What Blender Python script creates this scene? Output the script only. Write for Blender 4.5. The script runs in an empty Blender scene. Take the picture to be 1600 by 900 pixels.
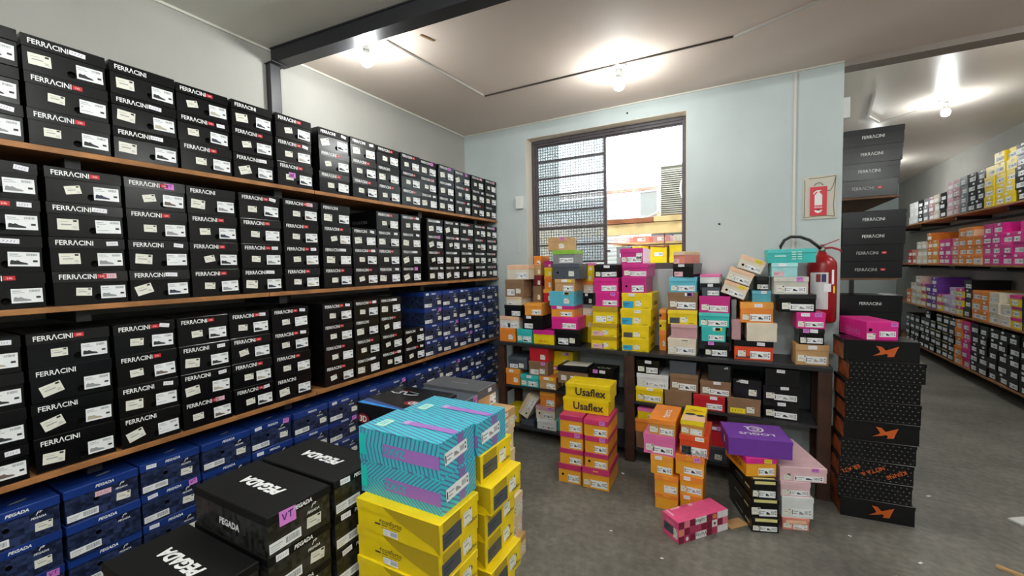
import bpy, bmesh, math, random
from mathutils import Matrix, Vector, Euler
random.seed(7)
PI = math.pi
scene = bpy.context.scene
COL = scene.collection

# ------------------------------------------------------------------ camera
CAMH = 1.45
cam_d = bpy.data.cameras.new('camera')
cam_d.sensor_width = 36.0
cam_d.lens = 661.36 / 1600 * 36
cam_d.clip_start = 0.05
cam = bpy.data.objects.new('camera', cam_d)
COL.objects.link(cam)
_y, _p, _r = 0.500804, 0.0526331, -0.0196106
_F = Vector((-math.sin(_y) * math.cos(_p), math.cos(_y) * math.cos(_p), -math.sin(_p)))
_R = Vector((math.cos(_y), math.sin(_y), 0))
_U = _R.cross(_F)
_R2 = _R * math.cos(_r) + _U * math.sin(_r)
_U2 = _U * math.cos(_r) - _R * math.sin(_r)
mw = Matrix((( _R2.x, _U2.x, -_F.x, 0), (_R2.y, _U2.y, -_F.y, 0), (_R2.z, _U2.z, -_F.z, CAMH), (0, 0, 0, 1)))
cam.matrix_world = mw
scene.camera = cam

# ------------------------------------------------------------------ world, exposure
w = bpy.data.worlds.new('overcast_sky')
scene.world = w
w.use_nodes = True
bg = w.node_tree.nodes['Background']
bg.inputs[0].default_value = (0.93, 0.97, 1.0, 1)
bg.inputs[1].default_value = 6.0
scene.view_settings.view_transform = 'Standard'
scene.view_settings.look = 'None'
scene.view_settings.gamma = 1.0
scene.view_settings.use_curve_mapping = False
scene.view_settings.exposure = 1.1
BULB_STRENGTH = 185.0

# ------------------------------------------------------------------ materials
_mats = {}
def mat(name, col, rough=0.5, spec=0.5, bump=0.0, bscale=60.0, vary=0.0, vscale=8.0, metal=0.0, emit=None, estr=0.0):
    if name in _mats: return _mats[name]
    m = bpy.data.materials.new(name); m.use_nodes = True
    nt = m.node_tree; b = nt.nodes['Principled BSDF']
    b.inputs['Base Color'].default_value = (*col, 1)
    b.inputs['Roughness'].default_value = rough
    b.inputs['Specular IOR Level'].default_value = spec
    b.inputs['Metallic'].default_value = metal
    if emit:
        b.inputs['Emission Color'].default_value = (*emit, 1); b.inputs['Emission Strength'].default_value = estr
    if bump or vary:
        tc = nt.nodes.new('ShaderNodeTexCoord')
    if bump:
        n = nt.nodes.new('ShaderNodeTexNoise'); n.inputs['Scale'].default_value = bscale; n.inputs['Detail'].default_value = 4
        nt.links.new(tc.outputs['Object'], n.inputs['Vector'])
        bp = nt.nodes.new('ShaderNodeBump'); bp.inputs['Strength'].default_value = bump; bp.inputs['Distance'].default_value = 0.004
        nt.links.new(n.outputs['Fac'], bp.inputs['Height']); nt.links.new(bp.outputs['Normal'], b.inputs['Normal'])
    if vary:
        n2 = nt.nodes.new('ShaderNodeTexNoise'); n2.inputs['Scale'].default_value = vscale; n2.inputs['Detail'].default_value = 5
        nt.links.new(tc.outputs['Object'], n2.inputs['Vector'])
        mx = nt.nodes.new('ShaderNodeMix'); mx.data_type = 'RGBA'
        mx.inputs[6].default_value = (*[c * (1 - vary) for c in col], 1)
        mx.inputs[7].default_value = (*[min(1, c * (1 + vary)) for c in col], 1)
        rp = nt.nodes.new('ShaderNodeMapRange'); rp.inputs[1].default_value = .35; rp.inputs[2].default_value = .65
        nt.links.new(n2.outputs['Fac'], rp.inputs[0]); nt.links.new(rp.outputs[0], mx.inputs[0])
        nt.links.new(mx.outputs[2], b.inputs['Base Color'])
    _mats[name] = m
    return m

def nodes_of(m):
    nt = m.node_tree
    return nt, nt.nodes['Principled BSDF'], nt.nodes.new('ShaderNodeTexCoord')

def srgb(h):
    h = h.lstrip('#'); o = []
    for i in (0, 2, 4):
        c = int(h[i:i + 2], 16) / 255
        o.append(c / 12.92 if c <= .04045 else ((c + .055) / 1.055) ** 2.4)
    return tuple(o)

PAL = dict(orange='#ef8c30', amber='#f0a03c', amber2='#f2aa2c', peach='#edc2a0', creamy='#e2ddd4', black='#0d0d0f', sand='#dcc2a0', cream='#e3d9c6',
           brown='#8a6a4e', turq='#35bdb9', magenta='#c92a86', yellow='#efd00c', mustard='#b3951a', hotpink='#dd2a8e', sky='#5bbad2', tan='#c39a68',
           tan2='#d8954a', slate='#4a525c', lime='#86b83c', grey='#7f8286', wine='#7a1d2c', pink='#e673ae', white='#e4e6e6', rose='#c79aa0',
           salmon='#e08a7a', red='#c81f2c', redorange='#de4a1e', bone='#c9c8be', pale='#9fd9dc', spruce='#1d2326', blush='#e6bfc6',
           purple='#7038a0', lilac='#d3c3e0', navy='#1b2a4c', blue='#1d3f9a', usapink='#e8588c', rasp='#c9346c', ivory='#e6cfa8')
GLOSS = {'black': .24, 'slate': .35, 'magenta': .3, 'hotpink': .3, 'spruce': .4, 'brown': .7, 'tan': .7, 'sand': .7}
NAMES = dict(orange='orange', amber='orange', amber2='amber', peach='peach', creamy='cream', black='black', sand='sand coloured', cream='cream', brown='brown',
             turq='turquoise', magenta='magenta', yellow='yellow', mustard='yellow', hotpink='bright pink', sky='light blue', tan='tan', tan2='orange', slate='dark grey',
             lime='green', grey='grey', wine='dark red', pink='pink', white='white', rose='dusty pink', salmon='salmon', red='red', redorange='red orange', bone='off-white',
             pale='pale turquoise', spruce='black', blush='pale pink', purple='purple', lilac='lilac', rasp='magenta', navy='navy', blue='blue', usapink='pink', ivory='ivory')
def card(key):
    return mat('card_' + key, srgb(PAL[key]), GLOSS.get(key, .42), .45 if key == 'black' else .5, .06, 25, .06, 14)

M_WHITE = mat('sticker_paper', (.9, .91, .92), .55)
M_CREAM = mat('price_paper', (.84, .82, .72), .6)
M_TAG = mat('tag_paper', (.88, .86, .92), .55)
M_PINKTAG = mat('pink_tag_paper', srgb('#d77fd0'), .6)
M_PALEPINK = mat('pale_pink_tag_paper', srgb('#e9b9c4'), .6)
M_YTAG = mat('yellow_tag_paper', srgb('#f0dc28'), .6)
M_CYAN = mat('cyan_label_paper', srgb('#2aa4d8'), .5)
M_DGREY = mat('grey_label_paper', srgb('#4b5057'), .5)
M_INK = mat('black_ink', (.02, .02, .024), .6)
M_GREYINK = mat('grey_ink', (.28, .29, .31), .6)
M_PURPINK = mat('purple_ink', srgb('#4a1a78'), .6)
M_LOGOW = mat('white_print', (.86, .86, .85), .45)
M_REDTAG = mat('red_print', srgb('#c8202c'), .45)
M_ORPRINT = mat('orange_print', srgb('#c4591c'), .45)
M_HOLE = mat('box_hole_shade', (.006, .006, .006), .9, .1)  # near-black lining stands in for the shade inside finger holes
SHOES = [M_INK, mat('navy_print', (.03, .04, .07), .6), mat('tan_print', (.5, .44, .33), .6), mat('grey_print', (.3, .31, .32), .6), mat('brown_print', (.16, .11, .09), .6)]

# ------------------------------------------------------------------ helpers
def link(o, parent=None):
    COL.objects.link(o)
    if parent: o.parent = parent
    return o
def mesh_from(name, verts, faces, mats, fm=None, smooth=False):
    me = bpy.data.meshes.new(name); me.from_pydata(verts, [], faces)
    for m in mats: me.materials.append(m)
    if fm:
        for p, i in zip(me.polygons, fm): p.material_index = i
    if smooth:
        for p in me.polygons: p.use_smooth = True
    me.update(); return me
def obj(name, me, parent=None, mtx=None):
    o = bpy.data.objects.new(name, me); link(o, parent)
    if mtx is not None: o.matrix_basis = mtx
    return o
def thing(name, label, cat, loc=(0, 0, 0), rot=(0, 0, 0), group=None):
    o = bpy.data.objects.new(name, None); link(o); o.empty_display_size = .05
    o.location = loc; o.rotation_euler = rot; tag(o, label, cat, group); return o
def tag(o, label, cat, group=None):
    o['label'] = label; o['category'] = cat
    if group: o['group'] = group
    return o
def bm_box(bm, x0, x1, y0, y1, z0, z1, mi=0):
    vs = [bm.verts.new(p) for p in ((x0, y0, z0), (x1, y0, z0), (x1, y1, z0), (x0, y1, z0), (x0, y0, z1), (x1, y0, z1), (x1, y1, z1), (x0, y1, z1))]
    for f in ((0, 3, 2, 1), (4, 5, 6, 7), (0, 1, 5, 4), (1, 2, 6, 5), (2, 3, 7, 6), (3, 0, 4, 7)):
        bm.faces.new([vs[i] for i in f]).material_index = mi
def bm_mesh(name, bm, mats, smooth=False):
    me = bpy.data.meshes.new(name); bm.to_mesh(me); bm.free()
    for m in (mats if isinstance(mats, (list, tuple)) else [mats]): me.materials.append(m)
    if smooth:
        for p in me.polygons: p.use_smooth = True
    return me
def boxobj(name, x0, x1, y0, y1, z0, z1, m, parent=None, bev=0.0, mtx=None):
    bm = bmesh.new(); bm_box(bm, x0, x1, y0, y1, z0, z1)
    if bev: bmesh.ops.bevel(bm, geom=bm.edges[:], offset=bev, segments=2, affect='EDGES', profile=.7)
    return obj(name, bm_mesh(name, bm, m), parent, mtx)
def tube(name, pts, r, m, parent=None, seg=8, smooth=True):
    bm = bmesh.new(); rings = []
    pts = [Vector(p) for p in pts]
    for i, p in enumerate(pts):
        d = (pts[min(i + 1, len(pts) - 1)] - pts[max(i - 1, 0)]).normalized()
        a = d.cross(Vector((0, 0, 1)));  a = a if a.length > .05 else d.cross(Vector((0, 1, 0)))
        a.normalize(); b = d.cross(a)
        rr = r[i] if isinstance(r, (list, tuple)) else r
        rings.append([bm.verts.new(p + a * rr * math.cos(t * 2 * PI / seg) + b * rr * math.sin(t * 2 * PI / seg)) for t in range(seg)])
    for A, B in zip(rings, rings[1:]):
        for t in range(seg): bm.faces.new((A[t], A[(t + 1) % seg], B[(t + 1) % seg], B[t]))
    bm.faces.new(rings[0][::-1]); bm.faces.new(rings[-1])
    bmesh.ops.recalc_face_normals(bm, faces=bm.faces[:])
    return obj(name, bm_mesh(name, bm, m, smooth), parent)
def lathe(name, prof, m, parent=None, seg=20, mtx=None, smooth=True):
    bm = bmesh.new(); rings = []
    for r, z in prof:
        if r < 1e-5: rings.append([bm.verts.new((0, 0, z))])
        else: rings.append([bm.verts.new((r * math.cos(t * 2 * PI / seg), r * math.sin(t * 2 * PI / seg), z)) for t in range(seg)])
    for A, B in zip(rings, rings[1:]):
        for t in range(seg):
            u = (t + 1) % seg
            if len(A) == 1 and len(B) == 1: continue
            if len(A) == 1: bm.faces.new((A[0], B[u], B[t]))
            elif len(B) == 1: bm.faces.new((A[t], A[u], B[0]))
            else: bm.faces.new((A[t], A[u], B[u], B[t]))
    bmesh.ops.recalc_face_normals(bm, faces=bm.faces[:])
    return obj(name, bm_mesh(name, bm, m, smooth), parent, mtx)

# ---- flat print: lettering, labels (meshes in the XY plane, normal +Z)
_txt = {}
def text_mesh(s, height, m, shear=0.0, bold=0.0, stretch=1.0):
    k = (s, round(height, 4), m.name, shear, bold, stretch)
    if k in _txt: return _txt[k]
    cu = bpy.data.curves.new('lettering', 'FONT'); cu.body = s; cu.size = 1.0; cu.shear = shear; cu.offset = bold
    cu.resolution_u = 2; cu.align_x = 'CENTER'; cu.align_y = 'BOTTOM_BASELINE'
    o = bpy.data.objects.new('lettering', cu); COL.objects.link(o)
    dg = bpy.context.evaluated_depsgraph_get(); dg.update()
    me = bpy.data.meshes.new_from_object(o.evaluated_get(dg))
    bpy.data.objects.remove(o); bpy.data.curves.remove(cu)
    ys = [v.co.y for v in me.vertices] or [0, 1]
    cap = .72
    f = height / cap
    xs = [v.co.x for v in me.vertices] or [0, 1]
    cx = (min(xs) + max(xs)) / 2
    for v in me.vertices:
        v.co.x = (v.co.x - cx) * f * stretch; v.co.y = (v.co.y - cap / 2) * f; v.co.z = 0
    me.materials.clear(); me.materials.append(m)
    me.name = 'lettering'
    _txt[k] = me
    return me
def polys_mesh(name, polys, mats):
    """polys: list of (points2d, mat index, z)"""
    V, Fc, fm = [], [], []
    for pts, mi, z in polys:
        n = len(V); V += [(p[0], p[1], z) for p in pts]; Fc.append(list(range(n, n + len(pts)))); fm.append(mi)
    return mesh_from(name, V, Fc, mats, fm)
def rect(x0, y0, x1, y1): return [(x0, y0), (x1, y0), (x1, y1), (x0, y1)]
SHOE = [(0, .02), (1, 0), (1, .12), (.9, .2), (.62, .3), (.42, .5), (.3, .42), (.1, .52), (.02, .4)]
_lab = {}
def label_mesh(kind, w, h, var):
    w = round(w / .004) * .004; h = round(h / .003) * .003
    k = (kind, round(w, 4), round(h, 4), var)
    if k in _lab: return _lab[k]
    P = []; z = .0004
    rnd = random.Random(str(k))
    mats = [M_WHITE, M_INK, M_GREYINK, SHOES[var % 5]]
    P.append((rect(-w / 2, -h / 2, w / 2, h / 2), 0, 0))
    def R(a, b, c, d, mi): P.append((rect(-w / 2 + a * w, -h / 2 + b * h, -w / 2 + c * w, -h / 2 + d * h), mi, z))
    if kind == 'size':                     # white size label with a shoe picture and a bar code
        R(.05, .82, .32, .86, 2); R(.05, .7, .42, .73, 2)
        x = .58
        while x < .9:
            ww = rnd.choice((.012, .02, .03)); R(x, .74, x + ww, .9, 2); x += ww + .016
        R(.78, .3, .93, .44, 1)
        if var % 6 != 5:
            P.append(([(-w / 2 + (.06 + .56 * a) * w, -h / 2 + (.12 + .62 * b) * h) for a, b in SHOE], 3, z))
        else:
            R(.06, .45, .12, .53, 2); R(.06, .2, .5, .23, 2)
    elif kind == 'wide':                   # long label: code, pictogram, bar code
        R(.03, .2, .07, .8, 1); R(.1, .6, .34, .7, 2); R(.1, .3, .26, .4, 2)
        P.append(([(-w / 2 + (.4 + .22 * a) * w, -h / 2 + (.25 + .8 * b) * h) for a, b in SHOE], 3, z))
        x = .67
        while x < .86:
            ww = rnd.choice((.01, .018)); R(x, .3, x + ww, .75, 2); x += ww + .012
        R(.9, .6, .95, .8, 1); R(.9, .25, .95, .45, 1)
    elif kind == 'price':
        mats[0] = M_CREAM
        R(.16, .45, .66, .53, 2); R(.1, .72, .5, .75, 2); R(.74, .76, .92, .93, 1); R(.7, .18, .92, .22, 2); R(.7, .3, .88, .34, 2)
    elif kind == 'bars':
        R(.04, .62, .4, .68, 2); R(.04, .42, .34, .46, 2); R(.04, .2, .3, .24, 2)
        x = .5
        while x < .94:
            ww = rnd.choice((.015, .025)); R(x, .22, x + ww, .82, 2); x += ww + .016
    elif kind in ('hand', 'pinkhand', 'yhand'):
        mats[0] = {'hand': M_TAG, 'pinkhand': M_PALEPINK, 'yhand': M_YTAG}[kind]
        x = .12
        for i in range(4):
            dx = rnd.uniform(.05, .12)
            P.append(([(-w / 2 + (x) * w, -.22 * h), (-w / 2 + (x + .03) * w, -.22 * h), (-w / 2 + (x + dx + .03) * w, .2 * h), (-w / 2 + (x + dx) * w, .2 * h)], 1, z))
            x += .19
    elif kind in ('pink', 'cyan', 'dgrey'):
        mats[0] = {'pink': M_PALEPINK, 'cyan': M_CYAN, 'dgrey': M_DGREY}[kind]
        R(.08, .6, .6, .68, 1); R(.08, .35, .45, .42, 1)
    me = polys_mesh('label', P, mats)
    _lab[k] = me
    return me
def vt_mesh(w, h):
    k = ('vt', round(w, 3), round(h, 3))
    if k in _lab: return _lab[k]
    P = [(rect(-w / 2, -h / 2, w / 2, h / 2), 0, 0)]; z = .0004
    def L(pts, t=.09):
        for (a, b), (c, d) in zip(pts, pts[1:]):
            dx, dy = (c - a) * w, (d - b) * h; n = math.hypot(dx, dy); nx, ny = -dy / n * t * h / 2, dx / n * t * h / 2
            P.append(([(a * w + nx, b * h + ny), (a * w - nx, b * h - ny), (c * w - nx, d * h - ny), (c * w + nx, d * h + ny)], 1, z))
    L([(-.32, .28), (-.2, -.18), (-.05, .26)]); L([(.02, .26), (.34, .3)]); L([(.18, .28), (.16, -.14)])
    me = polys_mesh('label', P, [M_PINKTAG, M_PURPINK]); _lab[k] = me
    return me

# ---- shoe boxes; box frame: front (labelled end) faces -Y, origin at the base centre
_bx = {}
def body_mesh(w, d, h, mats, hole=None):
    k = ('b', w, d, h, mats.name, hole)
    if k in _bx: return _bx[k]
    g = .002; x, y, z = w / 2 - g, d / 2 - g, h - .004
    V = [(-x, -y, .0004), (x, -y, .0004), (x, y, .0004), (-x, y, .0004), (-x, -y, z), (x, -y, z), (x, y, z), (-x, y, z)]
    Fc = [[0, 3, 2, 1], [4, 5, 6, 7], [1, 2, 6, 5], [2, 3, 7, 6], [3, 0, 4, 7]]; fm = [0] * 5
    if hole is None: Fc.append([0, 1, 5, 4]); fm.append(0)
    else:
        hx, hz, hr = hole; n = 12; b = len(V)
        for t in range(n): V.append((hx + hr * math.cos(t * 2 * PI / n), -y, hz + hr * math.sin(t * 2 * PI / n)))
        for t in range(n): V.append((hx + hr * math.cos(t * 2 * PI / n), -y + .012, hz + hr * math.sin(t * 2 * PI / n)))
        cor = [5, 4, 0, 1]                 # corner for each quadrant
        for t in range(n):
            u = (t + 1) % n; Fc.append([b + t, cor[t * 4 // n], b + u]); fm.append(0)
        for q in range(4):
            t = (q * n // 4) % n; Fc.append([cor[q - 1], cor[q], b + t]); fm.append(0)
        for t in range(n):
            u = (t + 1) % n; Fc.append([b + t, b + u, b + n + u, b + n + t]); fm.append(1)
        Fc.append([b + n + t for t in range(n)]); fm.append(1)
    me = mesh_from('box_body', V, Fc, [mats, M_HOLE], fm)
    bm = bmesh.new(); bm.from_mesh(me); bmesh.ops.recalc_face_normals(bm, faces=bm.faces[:]); bm.to_mesh(me); bm.free()
    _bx[k] = me; return me
def lid_mesh(w, d, h, lh, m, flare=0.0):
    k = ('l', w, d, h, lh, m.name, flare)
    if k in _bx: return _bx[k]
    x, y = w / 2, d / 2; c = .0022; V = []
    def ring(ix, iyf, iyb, z): 
        n = len(V); V.extend([(-x + ix, -y + iyf, z), (x - ix, -y + iyf, z), (x - ix, y - iyb, z), (-x + ix, y - iyb, z)]); return [n, n + 1, n + 2, n + 3]
    r0 = ring(.0019, .0019, .0019, h - lh + .006); r1 = ring(.0005, .0005 - flare, .0005, h - lh); r1b = ring(0, -flare, 0, h - lh); r2 = ring(0, 0, 0, h - c); r3 = ring(c, c, c, h)
    Fc = [r3]
    for A, B in ((r0, r1), (r1, r1b), (r1b, r2), (r2, r3)):
        for t in range(4): Fc.append([A[t], A[(t + 1) % 4], B[(t + 1) % 4], B[t]])
    me = mesh_from('box_lid', V, Fc, [m])
    _bx[k] = me; return me
def face_mtx(face, w, d, h, u, v, rot=0.0, off=.0006):
    """u,v: position on the face in metres from its bottom centre (top: from its centre)"""
    fr = {'front': ((0, -d / 2, 0), (1, 0, 0), (0, 0, 1), (0, -1, 0)), 'back': ((0, d / 2, 0), (-1, 0, 0), (0, 0, 1), (0, 1, 0)),
          'left': ((-w / 2, 0, 0), (0, -1, 0), (0, 0, 1), (-1, 0, 0)), 'right': ((w / 2, 0, 0), (0, 1, 0), (0, 0, 1), (1, 0, 0)),
          'top': ((0, 0, h), (1, 0, 0), (0, 1, 0), (0, 0, 1))}[face]
    o, X, Y, N = map(Vector, fr)
    p = o + X * u + Y * v + N * off
    m = Matrix(((X.x, Y.x, N.x, p.x), (X.y, Y.y, N.y, p.y), (X.z, Y.z, N.z, p.z), (0, 0, 0, 1)))
    return m @ Matrix.Rotation(rot, 4, 'Z')
class Box:
    def __init__(s, label, w, d, h, body, lid, loc, yaw=0.0, group=None, lf=.27, hole=None, roll=0.0, flare=0.0, pitch=0.0):
        kind = 'black_shoe_box' if label.startswith(('black', 'large black')) else ('blue_shoe_box' if label.startswith('blue') else 'shoe_box'); s.fl = flare
        s.w, s.d, s.h = round(w, 3), round(d, 3), round(h, 4)
        s.lh = round(s.h * lf, 4)
        s.t = thing(kind, label, 'box', loc, (pitch, roll, yaw), group)
        if isinstance(body, str): body = card(body)
        if isinstance(lid, str): lid = card(lid)
        s.b = obj('box_body', body_mesh(s.w, s.d, s.h, body, hole), s.t)
        s.l = obj('box_lid', lid_mesh(s.w, s.d, s.h, s.lh, lid, flare), s.t)
    def put(s, name, me, face, u, v, rot=0.0, lid=False, off=None):
        if off is None: off = .0007 if (lid or face == 'top') else -.0012
        m = face_mtx(face, s.w, s.d, s.h, u, v, rot, off)
        if lid and s.fl and face == 'front':      # follow the flared skirt of the lid
            k = s.fl / s.lh; m = Matrix.Translation((0, -s.fl * max(0, s.h - v) / s.lh - .0003, 0)) @ Matrix.Translation(m.translation) @ Matrix.Rotation(-math.atan(k), 4, 'X') @ Matrix.Translation(-m.translation) @ m
        return obj(name, me, s.l if (lid or face == 'top') else s.b, m)
    def text(s, txt, hgt, m, face, u, v, rot=0.0, lid=False, name='lettering', **k):
        return s.put(name, text_mesh(txt, hgt, m, **k), face, u, v, rot, lid)
ORD = ['first', 'second', 'third', 'fourth', 'fifth', 'sixth', 'seventh', 'eighth', 'ninth', 'tenth', 'eleventh', 'twelfth', 'thirteenth', 'fourteenth', 'fifteenth',
       'sixteenth', 'seventeenth', 'eighteenth', 'nineteenth', 'twentieth', 'twenty-first', 'twenty-second']

# ------------------------------------------------------------------ building
CZ, AZ = 2.69, 2.9                       # ceiling of the room, of the aisle
WL, WB, WR = -2.35, 3.4, 2.66            # left wall, window wall, right wall
M_WALL = mat('wall_paint_cool', srgb('#bec8c8'), .75, .3, .12, 18, .05, 2.2)
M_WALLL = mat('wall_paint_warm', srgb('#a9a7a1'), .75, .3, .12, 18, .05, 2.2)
M_CEIL = mat('ceiling_paint', srgb('#e0d1c5'), .7, .3, .05, 30, .04, 1.2)
M_CEILF = mat('front_ceiling_paint', srgb('#e2dfd6'), .7, .3, .05, 30, .05, 1.2)
M_PVC = mat('aisle_ceiling_panel', srgb('#efe6dc'), .3, .5, .03, 10, .04, 1.5)
M_REVEAL = mat('reveal_paint', srgb('#d9d0bf'), .7)
M_BLACKSTEEL = mat('black_steel', srgb('#26262a'), .45, .5, .1, 40)
M_WINSTEEL = mat('brown_steel', srgb('#4b4347'), .5, .5, .1, 60, .15, 20)
M_WOOD = mat('shelf_board_wood', srgb('#a26f42'), .5, .4, .15, 30, .25, 9)
M_DARKWOOD = mat('dark_post_wood', srgb('#43291f'), .6, .4, .2, 35, .25, 10)
M_BLACKTOP = mat('black_board', srgb('#2a2b2e'), .4, .5, .1, 30, .2, 6)
M_PLASTIC = mat('white_plastic', (.75, .76, .74), .4)

def floor_mat():
    m = mat('worn_concrete', srgb('#62615b'), .5)
    nt, b, tc = nodes_of(m)
    n1 = nt.nodes.new('ShaderNodeTexNoise'); n1.inputs['Scale'].default_value = 1.6; n1.inputs['Detail'].default_value = 9; n1.inputs['Roughness'].default_value = .65
    n2 = nt.nodes.new('ShaderNodeTexNoise'); n2.inputs['Scale'].default_value = 26; n2.inputs['Detail'].default_value = 6
    n3 = nt.nodes.new('ShaderNodeTexVoronoi'); n3.inputs['Scale'].default_value = 34
    for n in (n1, n2, n3): nt.links.new(tc.outputs['Object'], n.inputs['Vector'])
    r1 = nt.nodes.new('ShaderNodeValToRGB')
    r1.color_ramp.elements[0].position = .3; r1.color_ramp.elements[0].color = (*srgb('#5a5852'), 1)
    r1.color_ramp.elements[1].position = .72; r1.color_ramp.elements[1].color = (*srgb('#918e85'), 1)
    nt.links.new(n1.outputs['Fac'], r1.inputs[0])
    mx = nt.nodes.new('ShaderNodeMix'); mx.data_type = 'RGBA'; mx.blend_type = 'MULTIPLY'; mx.inputs[0].default_value = .7
    r2 = nt.nodes.new('ShaderNodeValToRGB'); r2.color_ramp.elements[0].position = .35; r2.color_ramp.elements[0].color = (.55, .55, .55, 1); r2.color_ramp.elements[1].position = .65
    nt.links.new(n2.outputs['Fac'], r2.inputs[0])
    nt.links.new(r1.outputs[0], mx.inputs[6]); nt.links.new(r2.outputs[0], mx.inputs[7])
    r3 = nt.nodes.new('ShaderNodeValToRGB'); r3.color_ramp.elements[0].position = .0; r3.color_ramp.elements[0].color = (.5, .5, .47, 1)
    r3.color_ramp.elements[1].position = .06; r3.color_ramp.elements[1].color = (0, 0, 0, 1)
    nt.links.new(n3.outputs['Distance'], r3.inputs[0])
    ad = nt.nodes.new('ShaderNodeMix'); ad.data_type = 'RGBA'; ad.blend_type = 'ADD'; ad.inputs[0].default_value = .5
    nt.links.new(mx.outputs[2], ad.inputs[6]); nt.links.new(r3.outputs[0], ad.inputs[7])
    nt.links.new(ad.outputs[2], b.inputs['Base Color'])
    rr = nt.nodes.new('ShaderNodeMapRange'); rr.inputs[3].default_value = .38; rr.inputs[4].default_value = .62
    nt.links.new(n1.outputs['Fac'], rr.inputs[0]); nt.links.new(rr.outputs[0], b.inputs['Roughness'])
    bp = nt.nodes.new('ShaderNodeBump'); bp.inputs['Strength'].default_value = .15; bp.inputs['Distance'].default_value = .003
    nt.links.new(n2.outputs['Fac'], bp.inputs['Height']); nt.links.new(bp.outputs[0], b.inputs['Normal'])
    return m

def struct(name, boxes, m):
    bm = bmesh.new()
    for b in boxes: bm_box(bm, *b)
    o = obj(name, bm_mesh(name, bm, m)); o['kind'] = 'structure'; return o
struct('floor', [(-2.55, 2.86, -5.2, 11.2, -.1, 0)], floor_mat())
struct('wall_left', [(-2.55, WL, -5.2, 3.6, 0, CZ + .1)], M_WALLL)
WX0, WX1, WZ0, WZ1 = -1.697, -.374, 1.40, 2.563
struct('wall_back', [(WL, WX0, WB, 3.6, 0, CZ + .1), (WX1, .546, WB, 3.6, 0, CZ + .1), (WX0, WX1, WB, 3.6, 0, WZ0), (WX0, WX1, WB, 3.6, WZ1, CZ + .1)], M_WALL)
struct('wall_aisle', [(.40, .546, 3.6, 11.2, 0, AZ + .1)], M_WALL)
struct('wall_right', [(WR, 2.86, -5.2, 11.2, 0, AZ + .2)], M_WALLL)
struct('wall_far', [(.546, WR, 11, 11.2, 0, AZ + .1)], M_WALL)
struct('wall_front', [(WL, WR, -5.2, -5, 0, CZ + .1)], M_WALL)
struct('ceiling', [(-2.55, 2.86, 1.62, 3.4, CZ, CZ + .1)], M_CEIL)
struct('ceiling_front', [(-2.55, 2.86, -5.2, 1.62, CZ, CZ + .1)], M_CEILF)
struct('ceiling_aisle', [(.40, 2.86, 3.52, 11.2, AZ, AZ + .1)], M_PVC)
struct('trim_1', [(.546, WR, 3.4, 3.52, 2.655, AZ + .1)], mat('header_paint', srgb('#9a9088'), .7))                     # header between room and aisle
# painted reveal of the window
struct('trim_2', [(WX0, WX0 + .004, 3.401, 3.51, WZ0, WZ1), (WX0, WX1, 3.401, 3.51, WZ1 - .004, WZ1), (WX1 - .004, WX1, 3.401, 3.51, WZ0, WZ1)], M_REVEAL)
# wall / ceiling joints: thin painted cornice lines
struct('trim_3', [(WL, WL + .008, -5, 3.4, CZ - .012, CZ), (WL, .546, WB - .008, WB, CZ - .01, CZ)], mat('joint_paint', srgb('#d9d6cb'), .7))

# black steel beam and post
t = thing('steel_beam', 'black steel beam crossing the ceiling above the left shelves', 'beam', (-2.33, 1.535, CZ), (0, 0, math.radians(4.2)))
boxobj('beam_web', 0, 5.0, -.012, .012, -.078, -.008, M_BLACKSTEEL, t)
boxobj('beam_flange', 0, 5.0, -.042, .042, -.008, -.0005, M_BLACKSTEEL, t)
boxobj('beam_flange', 0, 5.0, -.042, .042, -.086, -.078, M_BLACKSTEEL, t)
boxobj('beam_web', 0.0, 5.0, -.036, -.03, -.078, -.008, M_BLACKSTEEL, t)
t = thing('steel_post', 'black steel post against the left wall under the beam', 'post', (-2.328, 1.508, 0))
boxobj('post_web', -.021, .021, -.03, .03, 0, 2.598, M_BLACKSTEEL, t, .004)
boxobj('post_cap', -.04, .05, -.036, .05, 2.598, 2.603, M_BLACKSTEEL, t)

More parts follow.
